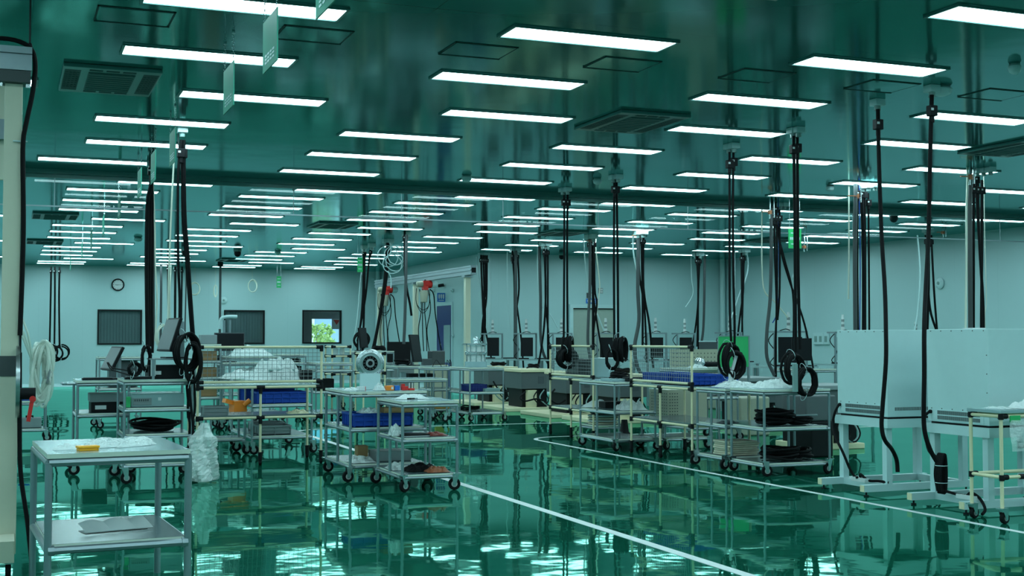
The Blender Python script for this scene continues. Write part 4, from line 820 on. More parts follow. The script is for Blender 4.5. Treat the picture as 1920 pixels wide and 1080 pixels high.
def hang_coil(label, c, R_, n, seed, rz=0, sq=1.25, r=.014, tag_=None, top=.3):
    # loops of cable tied up and hanging in a vertical plane
    t = thing('cable_coil', label, 'cable coil', c, rz); q = random.Random(seed)
    for i in range(n):
        b = MB(); k = i-(n-1)/2; rr = R_*q.uniform(.86, 1.06); oy = k*r*1.5; th = q.uniform(-.25, .25)
        pts = [(rr*math.cos(a)*math.cos(th)+q.uniform(-.004,.004), oy + rr*math.cos(a)*math.sin(th)*.5, rr*sq*math.sin(a)+q.uniform(-.004,.004)) for a in [j*2*PI/26 for j in range(26)]]
        b.tube(pts, r, 7, True); b.build('loop', 'black', t)
    for a in (1.9, 4.4):
        b = MB(); b.ring((R_*math.cos(a)*.98, 0, R_*sq*math.sin(a)*.98), r*(1.3+n*.55), .003, (-math.sin(a), 0, math.cos(a)), 12, 4); b.build('cable_tie', 'white', t)
    if tag_:
        b = MB(); b.box(tag_[:3], tag_[3:6], 0, 0, tag_[6] if len(tag_) > 6 else .2); b.build('plug_pack', 'paper', t)
    return t

# -- foreground work table, lower left
FT = silver_cart('nearest silver tube table at lower left with parts and papers', .209, 6.80, .692, .927, .80, (.345,), 'silver tube carts', mid=False, rz=math.radians(3.2), handle=None, cast=False, r=.019)
def ft(u, v, z): a = math.radians(3.2); return (.209+u*math.cos(a)-v*math.sin(a), 6.80+u*math.sin(a)+v*math.cos(a), z)
for i, (u, v, w, d, h, l) in enumerate([(.12, .24, .16, .10, .028, 'crumpled clear bag left of the yellow case on the nearest table'), (.28, .30, .17, .13, .034, 'crumpled clear bag behind the yellow case on the nearest table'),
        (.42, .30, .17, .11, .030, 'crumpled clear bag in the middle of the nearest table'), (.52, .36, .13, .09, .026, 'crumpled clear bag right of the middle one on the nearest table'),
        (.36, .66, .26, .18, .022, 'flat shiny bag at the far edge of the nearest table'), (.54, .70, .22, .16, .020, 'flat shiny bag at the far right edge of the nearest table')]):
    crumple(l, ft(u, v, .80), w, d, h, 'film', .3*i, seed=i+2)
t = thing('tool_case', 'small yellow plastic case on the nearest table', 'case', ft(.20, .13, .80), math.radians(12))
b = MB(); b.bb(-.05, .05, -.03, .03, 0, .014); b.build('base', 'yellow', t, bevel=.003); b = MB(); b.bb(-.054, .054, -.034, .034, .0145, .026); b.build('lid', 'yellow', t, bevel=.003)
t = thing('folded_paper', 'creased sheet of paper on the lower shelf of the nearest table', 'paper', ft(.38, .38, .345), math.radians(14))
b = MB(); b.sheet(lambda u, v: ((u-.5)*.36, (v-.5)*.16, .010+.03*v+.016*abs(math.sin(u*8.5))*v), 24, 6, False); b.build('sheet', 'paper', t)
b = MB(); b.sheet(lambda u, v: (-.18+.34*u, (v-.5)*.14+.01, .002), 3, 3, False); b.build('under_sheet', 'paper', t)

# -- computer cart at left (near) and its neighbour behind
A1 = silver_cart('silver computer cart at left with black cable coils hanging beside it', 1.058, 12.6, .63, .75, .99, (.72, .47, .19), mid=False, handle=None)
X1 = A1.location.x
t = thing('monitor_shelf', 'small aluminium shelf frame standing on the silver computer cart', 'shelf', (X1+.27, 12.68, .99))
for px in (0, .36):
    for py in (0, .4): b = MB(); b.bb(px-.012, px+.012, py-.012, py+.012, 0, .185); b.build('leg', 'alu', t)
b = MB(); b.bb(-.02, .38, -.02, .42, .185, .20); b.build('shelf', 'alu', t)
o = monitor('dark monitor seen edge-on atop the computer cart, the larger of the pair', (X1+.44, 12.86, 1.19), .50, .34, math.radians(-82), math.radians(-17), .06, None, 'monitor', 'blackp')
o = boxthing('aluminium_bar', 'grey upright aluminium bar beside the edge-on monitors', 'bar', (X1+.55, 12.8, 1.192), (.05, .03, .36), 'alu', 0, None, [('clamp', 'blackp', [(-.06, -.02, -.02, .02, .22, .27)])])
boxthing('computer', 'black desktop computer on the top of the computer cart', 'computer', (X1+.40, 12.92, .992), (.33, .38, .13), 'blackp', 0, None, [('label', 'paper', [(-.13, -.05, -.192, -.19, .04, .075)])])
keyboard('dark keyboard on the front left of the computer cart', (X1+.15, 12.75, .992), .28, .13)
t = boxthing('test_unit', 'grey instrument box on the second shelf of the computer cart', 'instrument', (X1+.32, 12.93, .722), (.50, .45, .13), 'laminate', 0, None,
    [('front_panel', 'grey', [(-.235, -.06, -.232, -.226, .02, .085)]), ('vent_slots', 'dgrey', [(-.22+i*.02, -.21+i*.02, -.236, -.232, .055, .075) for i in range(7)]), ('warning_mark', 'paper', [(.0, .03, -.230, -.226, .06, .09)])])
boxthing('cable_adapter', 'bright green adapter block left of the grey instrument', 'adapter', (X1+.04, 12.72, .722), (.045, .08, .10), 'green')
cable_pile('black cables lying on the third shelf of the computer cart', (X1+.33, 12.95, .472), .22, 7, 4, sq=1.2)
cable_pile('black cables lying on the bottom shelf of the computer cart', (X1+.33, 12.98, .192), .20, 4, 14, sq=1.3)
hang_coil('long black cable coil hanging left of the edge-on monitors', (1.282,12.9,1.188), .042, 6, 1, 0, 3.1, .013)
hang_coil('large black cable coil hanging right of the edge-on monitors', (1.625,12.55,1.253), .115, 6, 2, .3, 1.5, .015)
hang_coil('narrow black cable coil overlapping the cream rack corner', (1.68,12.5,1.15), .075, 6, 3, -.2, 2.6, .015, (.03, 0, -.17, .035, .01, .04, .6))
hang_coil('black cable coil resting low beside the keyboard', (1.141,12.56,1.092), .06, 4, 5, .2, 1.0, .012)
t = boxthing('power_strip', 'white power strip hanging beside the black cable coils at left', 'power strip', (1.329,12.7,1.02), (.045, .02, .165), 'paper', 0, None, [('button', 'grey', [(-.008, .008, -.013, -.010, .06, .08)])])
hz = hang_coil('white coiled hose behind the edge-on monitor', (1.521,13.6,1.399), .075, 5, 8, .2, 1.7, .008)
for ch in list(hz.children): 
    if ch.name.startswith('loop'): ch.data.materials[0] = M['hose']
hz.name = 'hose_coil'; hz['category'] = 'hose coil'
for i, pts in enumerate((((1.642,12.55,1.046),(1.671,12.55,0.737),(1.694,12.55,0.479),(1.645,12.55,0.326),(1.423,12.9,0.316)),((1.664,12.6,1.045),(1.648,12.6,0.683),(1.669,12.6,0.528),(1.643,12.6,0.168)),((1.694,12.6,1.096),(1.718,12.6,0.733),(1.69,12.6,0.527),(1.736,12.6,0.433)),((1.641,12.65,0.94),(1.675,12.65,0.628),(1.711,12.65,0.575),(1.684,12.65,0.239)))):
    o = Vector(pts[0]); t = thing('loose_cable', f'black cable drooping down the right side of computer cart, {ORD[i]} of the strands', 'cable', o, 0, 'cables drooping from the computer cart')
    b = MB(); b.tube(smooth(pts), .012, 7); b.build('cord', 'black', t, o)
for i, pts in enumerate((((0.959,13.5,1.138),(0.989,13.4,1.075),(1.061,13.2,1.046),(1.162,12.9,1.016)),((0.969,13.5,1.138),(1.009,13.4,1.085),(1.112,13.2,1.067),(1.223,12.9,1.031)))):
    o = Vector(pts[0]); t = thing('monitor_cable', ['lower', 'upper'][i] + ' black cable running from the tilted monitor to the computer cart', 'cable', o)
    b = MB(); b.tube(smooth(pts), .007, 6); b.build('cord', 'black', t, o)
A2 = silver_cart('silver cart behind the computer cart with keyboard and tilted monitor', 0.683, 13.6, .50, .80, .955, (.62,), mid=False, handle=None)
X2 = A2.location.x
o = monitor('tilted dark monitor on the silver cart at far left, before the window', (X2+.36, 13.95, .957), .44, .27, math.radians(-80), math.radians(-26), .08, None, 'monitor', 'blackp')
keyboard('long dark keyboard on the left silver cart', (X2+.20, 13.78, .957), .30, .13)
b = MB(); t = thing('side_tray', 'rounded silver tray rail sticking out left of the keyboard cart', 'tray', (X2-.09, 13.78, .92)); b.tube([( .07,-.15,0), (-.01,-.15,0), (-.05,-.11,0), (-.05,.25,0), (-.01,.29,0), (.07,.29,0)], .012, 8); b.build('rail', 'alu', t); b = MB(); b.bb(-.04, .07, -.14, .28, .0, .012); b.build('board', 'laminate', t)
boxthing('printer', 'black case with a grey lid on the shelf under the tilted monitor', 'box', (X2+.31, 13.95, .622), (.34, .40, .105), 'blackp', 0, None, [('lid', 'grey', [(-.18, .18, -.21, .21, .106, .19)]), ('label', 'paper', [(-.13, -.02, -.204, -.201, .03, .07)])])
boxthing('black_box', 'plain black box standing low behind the nearest table', 'box', (0.875,13.872,0.19), (.24, .25, .13), 'blackp')
silver_cart('low silver cart standing under the black box behind the nearest table', 0.875-.2, 13.872-.2, .42, .5, .19, (), mid=False, handle=None) if False else boxthing('low_platform', 'low silver dolly under the black box behind the nearest table', 'dolly', (1.015,16.087,0.0), (.5, .5, .03), 'shelf')
# -- cart half hidden behind the left edge post
x, y = (0.529,18.157)
EL = silver_cart('small silver cart half hidden behind the left edge post', x-.62, y, .60, .5, .55, (.18,), mid=False, handle=None)
boxthing('tool_box', 'grey toolbox on the small cart behind the left post', 'tool box', (x-.22, y+.2, .185), (.30, .25, .13), 'grey', 0, None, [('handle', 'black', [(-.05, .05, -.01, .01, .14, .16), (-.05, -.035, -.01, .01, .13, .16), (.035, .05, -.01, .01, .13, .16)])])
boxthing('blue_box', 'small blue box on top of the cart behind the left post', 'box', (x-.28, y+.2, .552), (.14, .14, .07), 'blue')
# -- standing plastic bag
t = thing('plastic_bag', 'tall clear bag of wrapping standing on floor beside the computer cart', 'plastic bag', (1.773,12.432,0)); q = random.Random(5)
def bagf(u, v):
    a = u*2*PI; r_ = .105*(1.0 + .22*math.sin(3*a+v*6) + .14*math.sin(7*a+v*15) + .10*q.uniform(-1,1))*(1.15-.15*v if v < .8 else max(.05, (1.12-v)*2.4)); r_ *= (.25 if v < .02 else 1)
    return (r_*math.cos(a) + (.05*(v-.6) if v > .6 else 0), r_*math.sin(a), .003+v*.57)
b = MB(); b.sheet(bagf, 28, 26, False); b.build('film', 'bagp', t)
b = MB()
for k in range(9): h = .05+.05*k; b.lathe((q.uniform(-.03,.03), q.uniform(-.03,.03), h), [(0,-.035), (.045,-.02), (.055,0), (.04,.02), (0,.035)], (q.uniform(-.4,.4), q.uniform(-.4,.4), 1), 9)
b.build('wrapping', 'film', t)

# -- left cream rack with wire fence, its contents and the crate cart behind
RL = cream_rack('left cream pipe rack with wire fence, beside the computer cart', 1.92, 13.9, 1.35, .70, .89, (.55,), 1.29, 'front')
crate('grey bin on the middle shelf of the left cream rack', (2.14, 14.14, .535), .25, .22, .11, 'grey', ribs=1)
crumple('piece of brown cloth on the left cream rack shelf', (3.05, 14.12, .537), .26, .25, .05, 'cream', name='cloth', cat='cloth', seed=9, part='fabric')
t = thing('floor_robot', 'orange hand-held tool box seen through the left cream rack', 'tool', (2.62, 15.5, .50)); b = MB(); b.box((0,0,.06), (.16,.18,.14), .2); b.box((-.11,0,.12), (.12,.12,.05), .2, 0, .3); b.build('body', 'orange', t); b = MB(); b.cyl((.06,-.08,.08), (.13,-.1,.14), .03); b.build('grip', 'orange', t)
t.name = 'power_tool'
OS = silver_cart('small silver stand under the orange tool behind left cream rack', 2.27, 15.3, .40, .42, .50, (.2,), mid=False, handle=None)
CD = silver_cart('silver crate cart behind the left cream rack with wrapped machine on top', 2.74, 15.2, .72, 1.45, .88, (.60, .22), mids=(.33,.66))
XD = CD.location.x
crate('front blue crate on the cart behind the left cream rack', (XD+.37, 15.45, .602), .60, .40, .14)
crate('rear blue crate on the cart behind the left cream rack', (XD+.33, 16.0, .602), .60, .40, .17)
crate('grey bin on the lowest shelf of the crate cart', (XD+.30, 15.5, .222), .38, .35, .11, 'grey', ribs=2)
crate('second grey bin behind it on the crate cart bottom shelf', (XD+.34, 16.1, .222), .38, .35, .11, 'grey', ribs=2)
t = crumple('large clear wrapped machine on top of the crate cart', (XD+.36, 15.55, .88), .66, .55, .26, 'film', seed=21, name='wrapped_machine', cat='wrapped machine', nu=22, nv=18)
b = MB(); b.bb(-.14, .18, -.2, .15, .01, .13); b.build('housing', 'frame', t); b = MB(); b.bb(-.12, .16, -.205, -.2, .04, .11); b.build('opening', 'dgrey', t)
crumple('crumpled white packing on the left end of the crate cart', (XD+.02, 16.15, .88), .5, .4, .10, 'film', seed=22)
boxthing('black_bin', 'small black bin at the right end of the crate cart top', 'bin', (XD+.66, 15.3, .88), (.13, .2, .12), 'blackp')
SH = silver_cart('taller silver table far behind crate cart with wrapped parts on top', 3.093, 19, .75, .8, 1.12, (.8, .3), mid=False, handle=None)
crumple('clear wrapped parts on the taller far table', (SH.location.x+.35, 19.3, 1.12), .62, .5, .15, 'film', seed=25)
crumple('clear wrapped parts under the top of the taller far table', (SH.location.x+.35, 19.3, .80), .6, .5, .16, 'film', seed=26)
TL = silver_cart('tall silver storage frame at far left behind the cream rack', 2.744, 19.6, .30, .6, 1.30, (1.05, .8, .5), mid=False, handle=None)
for k, z in enumerate((1.05, .8, .5)): boxthing('cardboard_box', f'brown carton on the {["upper", "middle", "lowest"][k]} shelf of the far storage frame', 'box', (TL.location.x+.15, 19.9, z+.002), (.24, .35, .14), 'wood')
boxthing('grey_case', 'grey case on top of the far storage frame at left', 'case', (TL.location.x+.15, 19.9, 1.302), (.24, .3, .14), 'grey')
FS = silver_cart('far silver parts cart left of the small cream stand', 4.365, 21.5, .42, .7, 1.12, (.98, .85, .4), mid=False, handle=None)
for k, (z, dx) in enumerate(((.98, .2), (.85, .22), (.4, .2))): boxthing('black_tray', f'black tray on the {["upper", "middle", "lower"][k]} shelf of far parts cart', 'tray', (FS.location.x+dx, 21.8, z+.002), (.3, .4, .06), 'blackp')
# lamp arm in front of the middle window
t = thing('desk_lamp', 'white-headed lamp on tall stand in front of the middle window', 'lamp', (3.473,22,0))
b = MB(); b.cyl((0,0,.02), (0,0,1.70), .02); b.cyl((.1,0,.02), (.1,0,1.70), .02); b.build('stand', 'alu', t); b = MB(); b.tube(smooth([(-.08,0,1.55), (-.05,0,1.72), (.05,0,1.76), (.22,0,1.76)]), .03); b.build('lamp_head', 'white', t); b = MB(); b.bb(-.2, .3, -.2, .2, 0, .02); b.build('base', 'blackp', t)
t = monitor('dark monitor on stand in front of the middle window', (3.402,21,1.0), .50, .30, .1, 0, .18)
silver_cart('silver table carrying the dark monitor by the middle window', 3.257, 20.7, .6, .6, 1.0, (.5,), mid=False, handle=None)

# -- the two centre carts
CB = silver_cart('centre silver cart carrying the round steel flange', 3.10, 11.95, .76, 1.0, .87, (.52, .17))
crate('blue crate on the middle shelf of the flange cart', (3.45, 12.25, .522), .58, .46, .13)
boxthing('cardboard_box', 'flat cardboard box on the middle shelf of the flange cart, in front', 'box', (3.60, 12.1, .653), (.30, .2, .05), 'wood')
boxthing('grey_case', 'grey metal case on the bottom shelf of the flange cart', 'case', (3.58, 12.25, .172), (.36, .3, .10), 'grey')
boxthing('cardboard_box', 'small brown box on the bottom shelf of the flange cart', 'box', (3.33, 12.4, .172), (.11, .12, .14), 'wood')
crumple('clear bag on the bottom shelf of the flange cart', (3.26, 12.15, .172), .25, .3, .06, 'film', seed=31)
crumple('clear bag lying on the blue crate in flange cart', (3.32, 12.1, .654), .2, .25, .05, 'film', seed=32)
# flange
c = Vector((3.403,12.35,1.135))
t = thing('steel_flange', 'large round polished steel flange on the centre cart', 'flange', (c.x, c.y, .872), math.radians(-12))
h = c.z - .872; R_ = .143
b = MB(); b.lathe((0,.03,h), [(R_, 0), (R_, .022), (R_*.93, .026), (R_*.90, .04), (R_*.74, .044), (R_*.72, .03), (R_*.60, .03), (R_*.58, .05), (R_*.52, .05), (R_*.50, .0)], (0,-1,0), 48); b.build('rim', 'steel', t)
b = MB(); b.lathe((0,.03,h), [(R_*.50, .0), (R_*.34, .012), (R_*.30, .035), (R_*.30, .05), (R_*.17, .055)], (0,-1,0), 40); b.build('hub', 'grey', t)
b = MB(); b.cyl((0,-.026,h), (0,-.022,h), R_*.17, 24); b.lathe((0,.02,h), [(R_*.5, 0), (R_*.5, .012), (R_*.3, .012)], (0,-1,0), 30); b.build('bore', 'black', t)
b = MB()
for k in range(14):
    a = k*2*PI/14; b.cyl((R_*.83*math.cos(a), -.008, h+R_*.83*math.sin(a)), (R_*.83*math.cos(a), -.013, h+R_*.83*math.sin(a)), .004, 8)
for k in range(12):
    a = k*2*PI/12; b.cyl((R_*.42*math.cos(a), .01, h+R_*.42*math.sin(a)), (R_*.42*math.cos(a), -.012, h+R_*.42*math.sin(a)), .007, 8)
b.build('bolts', 'dgrey', t)
b = MB(); b.bb(-.10, .10, -.04, .10, 0, h-R_*.72); b.build('stand', 'white', t)
for nm, l, cat, dx, y_, d, m_, ps in [('orange_box', 'orange box on the flange cart', 'box', 3.55, 12.1, (.075,.08,.045), 'orange', [('label', 'paper', [(.01,.03,-.0415,-.040,.01,.035)])]),
        ('blue_box', 'small blue box beside the orange box on the flange cart', 'box', 3.625, 12.1, (.05,.07,.045), 'signb', []),
        ('tape_dispenser', 'red tape dispenser on the flange cart', 'dispenser', 3.70, 12.08, (.065,.06,.038), 'red', [('roll', 'red', [(-.03,.0,-.02,.02,.038,.062)])]),
        ('red_tray', 'low red dish right of the tape dispenser', 'dish', 3.765, 12.06, (.055,.06,.018), 'red', []),
        ('yellow_stand', 'small yellow pin stand at the right end of flange cart', 'pin stand', 3.82, 12.25, (.06,.06,.01), 'yellow', [('pin', 'paper', [(-.02,-.012,-.004,.004,.01,.065), (.012,.02,-.004,.004,.01,.065)])]),
        ('white_box', 'small white and red box in front of the flange stand', 'box', 3.27, 12.12, (.07,.08,.04), 'paper', [('edge_band', 'red', [(.030,.0355,-.041,.041,.0,.0405)])])]:
    boxthing(nm, l, cat, (dx-.02, y_, .872), d, m_, 0, None, ps)
crumple('crumpled white tissue beside the flange stand', (3.42, 12.08, .872), .11, .09, .07, 'paper', seed=40, name='tissue', cat='tissue')
crumple('clear bag lying at the left end of the flange cart', (3.17, 12.15, .872), .16, .14, .03, 'film', seed=41)
CC_ = silver_cart('nearest centre silver cart, in front of the flange cart', 3.33, 11.0-.02, .52, .80, .815, (.485, .155))
crumple('white gloves and tools on the nearest centre cart', (3.55, 11.42, .815), .30, .20, .045, 'paper', seed=43, name='gloves', cat='gloves', rz=.2)
t = thing('pliers', 'dark pliers on the nearest centre cart', 'pliers', (3.52, 11.24, .817), .5); b = MB()
b.tube([(-.07,.02,.01), (-.02,.006,.01), (0,0,.01)], .008, 6); b.tube([(-.07,-.02,.01), (-.02,-.006,.01), (0,0,.01)], .008, 6); b.build('grip', 'blackp', t); b = MB(); b.box((.02,0,.01), (.04,.012,.01)); b.build('jaw', 'steel', t)
boxthing('flat_tray', 'flat black tray on the middle shelf of the nearest centre cart', 'tray', (3.50, 11.22, .487), (.26, .22, .018), 'blackp', 0, None, [('edge', 'paper', [(-.13,.13,-.112,-.108,.0,.006)])])
crumple('bag of red parts on the middle shelf of nearest centre cart', (3.71, 11.2, .487), .20, .2, .03, 'darkred', seed=45)
crumple('clear bag standing on the middle shelf of nearest centre cart', (3.36, 11.3, .487), .12, .2, .10, 'film', seed=46)
crumple('dark cables bag on the bottom shelf of nearest centre cart', (3.60, 11.3, .157), .30, .26, .07, 'black', seed=47, name='cable_bag')
crumple('orange and clear bag on the bottom shelf of nearest centre cart', (3.70, 11.12, .157), .22, .18, .05, 'rust', seed=48)
crumple('clear bag at the left of the bottom shelf of nearest centre cart', (3.44, 11.5, .157), .2, .3, .06, 'film', seed=49)

# -- right island of racks
R1 = cream_rack('middle cream fence rack holding blue crates', 7.08, 12.32, .74, 1.47, .86, (.44,), 1.29, 'left', midlegs=1)
crate('long blue crate on the cream fence rack, nearer one', (7.35, 12.62, .86), .42, .50, .12, rz=0)
crate('long blue crate on the cream fence rack, farther one', (7.33, 13.25, .86), .42, .60, .12, rz=0)
crate('blue crate at the right rear of the cream fence rack', (7.66, 12.75, .86), .20, .55, .11, rz=0, ribs=3)
crumple('white cloth at the front corner of the cream fence rack', (7.62, 12.40, .865), .36, .16, .06, 'paper', seed=51, name='cloth', cat='cloth')
R2 = cream_rack('farther cream fence rack with black cables behind its wires', 7.36, 15.45, .74, 1.45, .85, (.42,), 1.28, 'left', midlegs=1)
boxthing('grey_instrument', 'tall grey instrument behind the wires of the farther cream rack', 'instrument', (7.62, 15.7, .852), (.26, .22, .27), 'laminate')
boxthing('black_instrument', 'black instrument with vents behind the wires of farther cream rack', 'instrument', (7.60, 16.3, .852), (.34, .45, .24), 'blackp', 0, None, [('vents', 'grey', [(-.172, -.17, -.2+i*.05, -.18+i*.05, .05, .2) for i in range(8)])])
hang_coil('black cable coil tied behind the wires of the farther cream rack', (7.318,16.2,1.106), .15, 5, 61, .2, .9, .016)
hang_coil('tall black cable bundle above the farther cream rack', (7.341,16.25,1.233), .09, 6, 62, 1.0, 1.9, .016)
C3 = silver_cart('silver cart between the two cream fence racks', 6.95, 13.98, .56, 1.0, .85, (.49, .15))
boxthing('binder', 'teal flat box on the silver cart between the racks', 'box', (7.14, 14.3, .852), (.30, .3, .03), 'laminate')
crumple('clear wrapped device on the middle shelf between the racks', (7.28, 14.2, .492), .36, .3, .13, 'film', seed=64)
hang_coil('tall narrow black cable coil on the cart between the racks', (7.34,14.6,1.245), .075, 7, 65, .6, 2.1, .014)
hang_coil('black cable loops standing on the cart between the racks', (7.225,14.6,1.129), .08, 5, 66, -.4, 1.7, .014)
t = thing('cable_cone', 'black cone-shaped stand on floor between the racks', 'stand', (7.7, 15.2, 0)); b = MB(); b.lathe((0,0,0), [(.17, 0), (.15, .05), (.06, .14), (.04, .3), (.0, .3)], (0,0,1), 20); b.build('body', 'blackp', t)
# stack of pink-grey discs / pads on a low board
ST = silver_cart('low silver trolley between farther cream rack and cart', 7.30, 15.05+.52, .4, .5, .2, (), mid=False, handle=None) if False else None
for k in range(4):
    t = thing('foam_pad', f'pale round pad in low stack on farther cream rack, {ORD[k]} from the bottom', 'pad', (7.72, 15.9, .20+k*.034), .3*k, 'stack of pale pads')
    b = MB(); b.lathe((0,0,0), [(.19, 0), (.21, .006), (.21, .022), (.19, .028), (0, .03)], (0,0,1), 28); b.build('disc', 'paper' if k % 2 else 'tanb', t)
t = silver_cart('small low silver trolley under the stacked pale pads', 7.50, 15.66, .44, .48, .20, (), mid=False, handle=None, cast=False)
crumple('white cloths on the middle shelf of the farther cream rack', (7.68, 15.95, .425), .34, .5, .10, 'paper', seed=68, name='cloth', cat='cloth')
BC2 = silver_cart('silver cart behind the big front cart, next to the cream fence rack', 7.12, 11.98, .72, .05+.0+.2, .86, (.50, .16)) if False else None
BC = silver_cart('big silver cart at right with black cable piles', 7.08, 10.88, .78, .62, .87, (.49, .13), handle=None, mid=False)
B2 = silver_cart('second big silver cart just behind the one with cable piles', 7.10, 11.64, .78, .60, .85, (.47, .13), handle=None, mid=True)
crumple('clear plastic sheet spread over the big right cart, larger piece', (7.32, 11.72, .86), .46, .5, .06, 'film', seed=70, nu=24, nv=20)
crumple('peaked clear plastic sheet on the big right cart', (7.42, 11.2, .872), .44, .34, .09, 'film', seed=71, nu=20)
cable_pile('large pile of black cable on the middle shelf of big right cart', (7.38, 11.15, .492), .19, 12, 72, r=.013, h=.011)
cable_pile('smaller black cable pile beside it on the middle shelf', (7.62, 11.1, .492), .14, 6, 73, r=.013, h=.009)
t = boxthing('metal_strip', 'grey flat metal strip lying across the middle cable pile', 'strip', (7.66, 11.02, .585), (.30, .03, .015), 'alu')
cable_pile('large pile of black cable on the bottom shelf of big right cart', (7.42, 11.12, .132), .20, 11, 74, r=.013, h=.010)
cable_pile('pile of black cable ends at the right of the bottom shelf', (7.64, 11.18, .132), .17, 8, 75, r=.014, h=.010)
for k in range(7):
    t = thing('wooden_board', f'thin tan board stacked on bottom shelf behind cables, {ORD[k]} from the bottom', 'board', (7.34+.01*(k % 3), 11.85, .135+k*.022), .06*(k % 3), 'stack of tan boards')
    b = MB(); b.bb(-.18, .18, -.16, .16, 0, .018); b.build('sheet', 'tanb', t)
crumple('purple-grey cloth on the middle shelf left of the cable pile', (7.24, 11.82, .472), .2, .2, .03, 'monitor', seed=77, name='cloth', cat='cloth')
# ring coils hanging over the cart
hang_coil('thick black cable ring hanging over the green board, upper one', (7.315,11.9,1.156), .125, 5, 80, .35, 1.35, .015)
hang_coil('thick black cable ring hanging over the green board, lower one', (7.326,11.82,1.1), .10, 5, 81, -.2, 1.4, .015, (.0, .02, .02, .03, .02, .16, .3))
t = boxthing('connector_plug', 'white connector plug hanging under the green board rings', 'plug', (7.259,11.8,0.917), (.04, .03, .12), 'paper', .2)
hang_coil('thick black cable ring above the big right cart, upper left one', (7.502,10.98,1.076), .118, 5, 82, .15, 1.28, .015)
hang_coil('thick black cable ring dropping below the cart top, lower right one', (7.531,10.8,0.945), .106, 5, 83, -.1, 1.32, .015)
t = boxthing('connector_plug', 'long white plug end hanging beside the lower right cable ring', 'plug', (7.327,10.7,0.85), (.05, .03, .28), 'frame', .1)
# perforated grey-beige cabinet, low
PB = thing('perforated_cabinet', 'beige perforated metal box standing behind the cream fence rack', 'cabinet', (7.703, 14.0, .36)); b = MB(); b.bb(0, .56, 0, .5, 0, .38); b.build('body', 'machine', PB)
b = MB()
for i in range(4):
    for j in range(9): b.bb(.02+i*.035, .035+i*.035, -.003, 0.0, .03+j*.037, .042+j*.037)
for i in range(8):
    for j in range(9): b.bb(-.003, 0.0, .03+i*.055, .045+i*.055, .03+j*.037, .042+j*.037)
b.build('perforation', 'dgrey', PB)
PP = thing('pegboard', 'pale perforated board behind the wires of the blue crate rack', 'panel', (9.706,17,0))
b = MB(); b.bb(-.3, .55, 0, .03, .5, 1.22); b.build('board', 'peg', PP)
b = MB()
for i in range(14):
    for j in range(11): b.bb(-.26+i*.06, -.245+i*.06, -.003, .0, .55+j*.06, .565+j*.06)
b.build('holes', 'dgrey', PP); b = MB(); b.rod((-.28,.05,0), (-.28,.05,1.2), .015); b.rod((.53,.05,0), (.53,.05,1.2), .015); b.build('support', 'alu', PP)

# -- two white cabinets on steel stands
def white_cabinet(label, x, y0, y1, w, vents=True, grp='white machine cabinets'):
    t = thing('machine_cabinet', label, 'cabinet', (x, y0, 0), 0, grp); d = y1-y0
    b = MB(); b.bb(0, w, 0, d, .69, 1.46); b.build('body', 'white', t, bevel=.004)
    b = MB()
    for i in range(6): yy = .05+i*(d-.1)/5; b.cyl((.0,yy,1.445), (-.003,yy,1.445), .005, 6); b.cyl((.0,yy,.80), (-.003,yy,.80), .005, 6)
    for z in (.95, 1.1, 1.25): b.cyl((.0,.02,z), (-.003,.02,z), .005, 6)
    b.build('screws', 'dgrey', t)
    b = MB(); b.bb(-.004, 0, .06, d-.06, .700, .790); b.build('vent_panel', 'white', t)
    b = MB(); n = 44
    for r_ in (0, 1):
        for i in range(n): yy = .10+i*(d-.22)/n; b.bb(-.0055, -.004, yy, yy+.007, .710+r_*.042, .742+r_*.042)
    for i in range(26): b.bb(.08+i*.016, .088+i*.016, -.0015, 0.0, .745, .775)
    b.build('vent_slots', 'dgrey', t)
    b = MB(); b.bb(.02, w-.02, .02, d-.02, .672, .69); b.build('gap_strip', 'blackp', t)
    b = MB(); b.bb(-.02, w+.02, -.02, .03, .595, .672); b.bb(-.02, w+.02, d-.03, d+.02, .595, .672); b.bb(-.02, .03, .03, d-.03, .595, .672); b.bb(w-.03, w+.02, .03, d-.03, .595, .672); b.build('stand_frame', 'white', t)
    for px in (.0, w-.06):
        for py in (.02, d-.08): b = MB(); b.bb(px, px+.06, py, py+.06, .10, .595); b.build('leg', 'white', t)
    b = MB()
    for py in (.02, d-.08): b.bb(-.24, w+.06, py, py+.06, .04, .10)
    for px in (.0, w-.06): b.bb(px, px+.06, .08, d-.08, .04, .10)
    b.build('base_rail', 'white', t)
    b = MB()
    for py in (.02, d-.08): b.bb(-.245, -.24, py+.002, py+.058, .042, .098)
    b.build('end_cap', 'cream', t)
    for px in (-.2, w-.0):
        for py in (.05, d-.05): b = MB(); b.cyl((px,py,0), (px,py,.012), .022, 12); b.cyl((px,py,.012), (px,py,.04), .008, 8); b.build('levelling_foot', 'blackp', t)
    b = MB(); b.lathe((-.004, d-.045, .80-.03), [(.016, 0), (.016, .015), (0, .015)], (-1,0,0), 12); b.build('cable_gland', 'blackp', t)
    return t
white_cabinet('left white machine cabinet on a white steel stand', 7.22, 9.14, 9.86, .90)
white_cabinet('right white machine cabinet, nearer, cut by the photo edge', 7.24, 7.92, 8.64, 1.0)
boxthing('cabinet_lid_cap', 'low white cap on top of the right white cabinet', 'cap', (7.62, 8.5, 1.461), (.14, .12, .012), 'paper')
def floor_cable(label, pts, r=.012, name='floor_cable', cat='cable'):
    o = Vector(pts[0]); t = thing(name, label, cat, o); b = MB(); b.tube(smooth(pts), r, 8); b.build('cord', 'black', t, o); return t
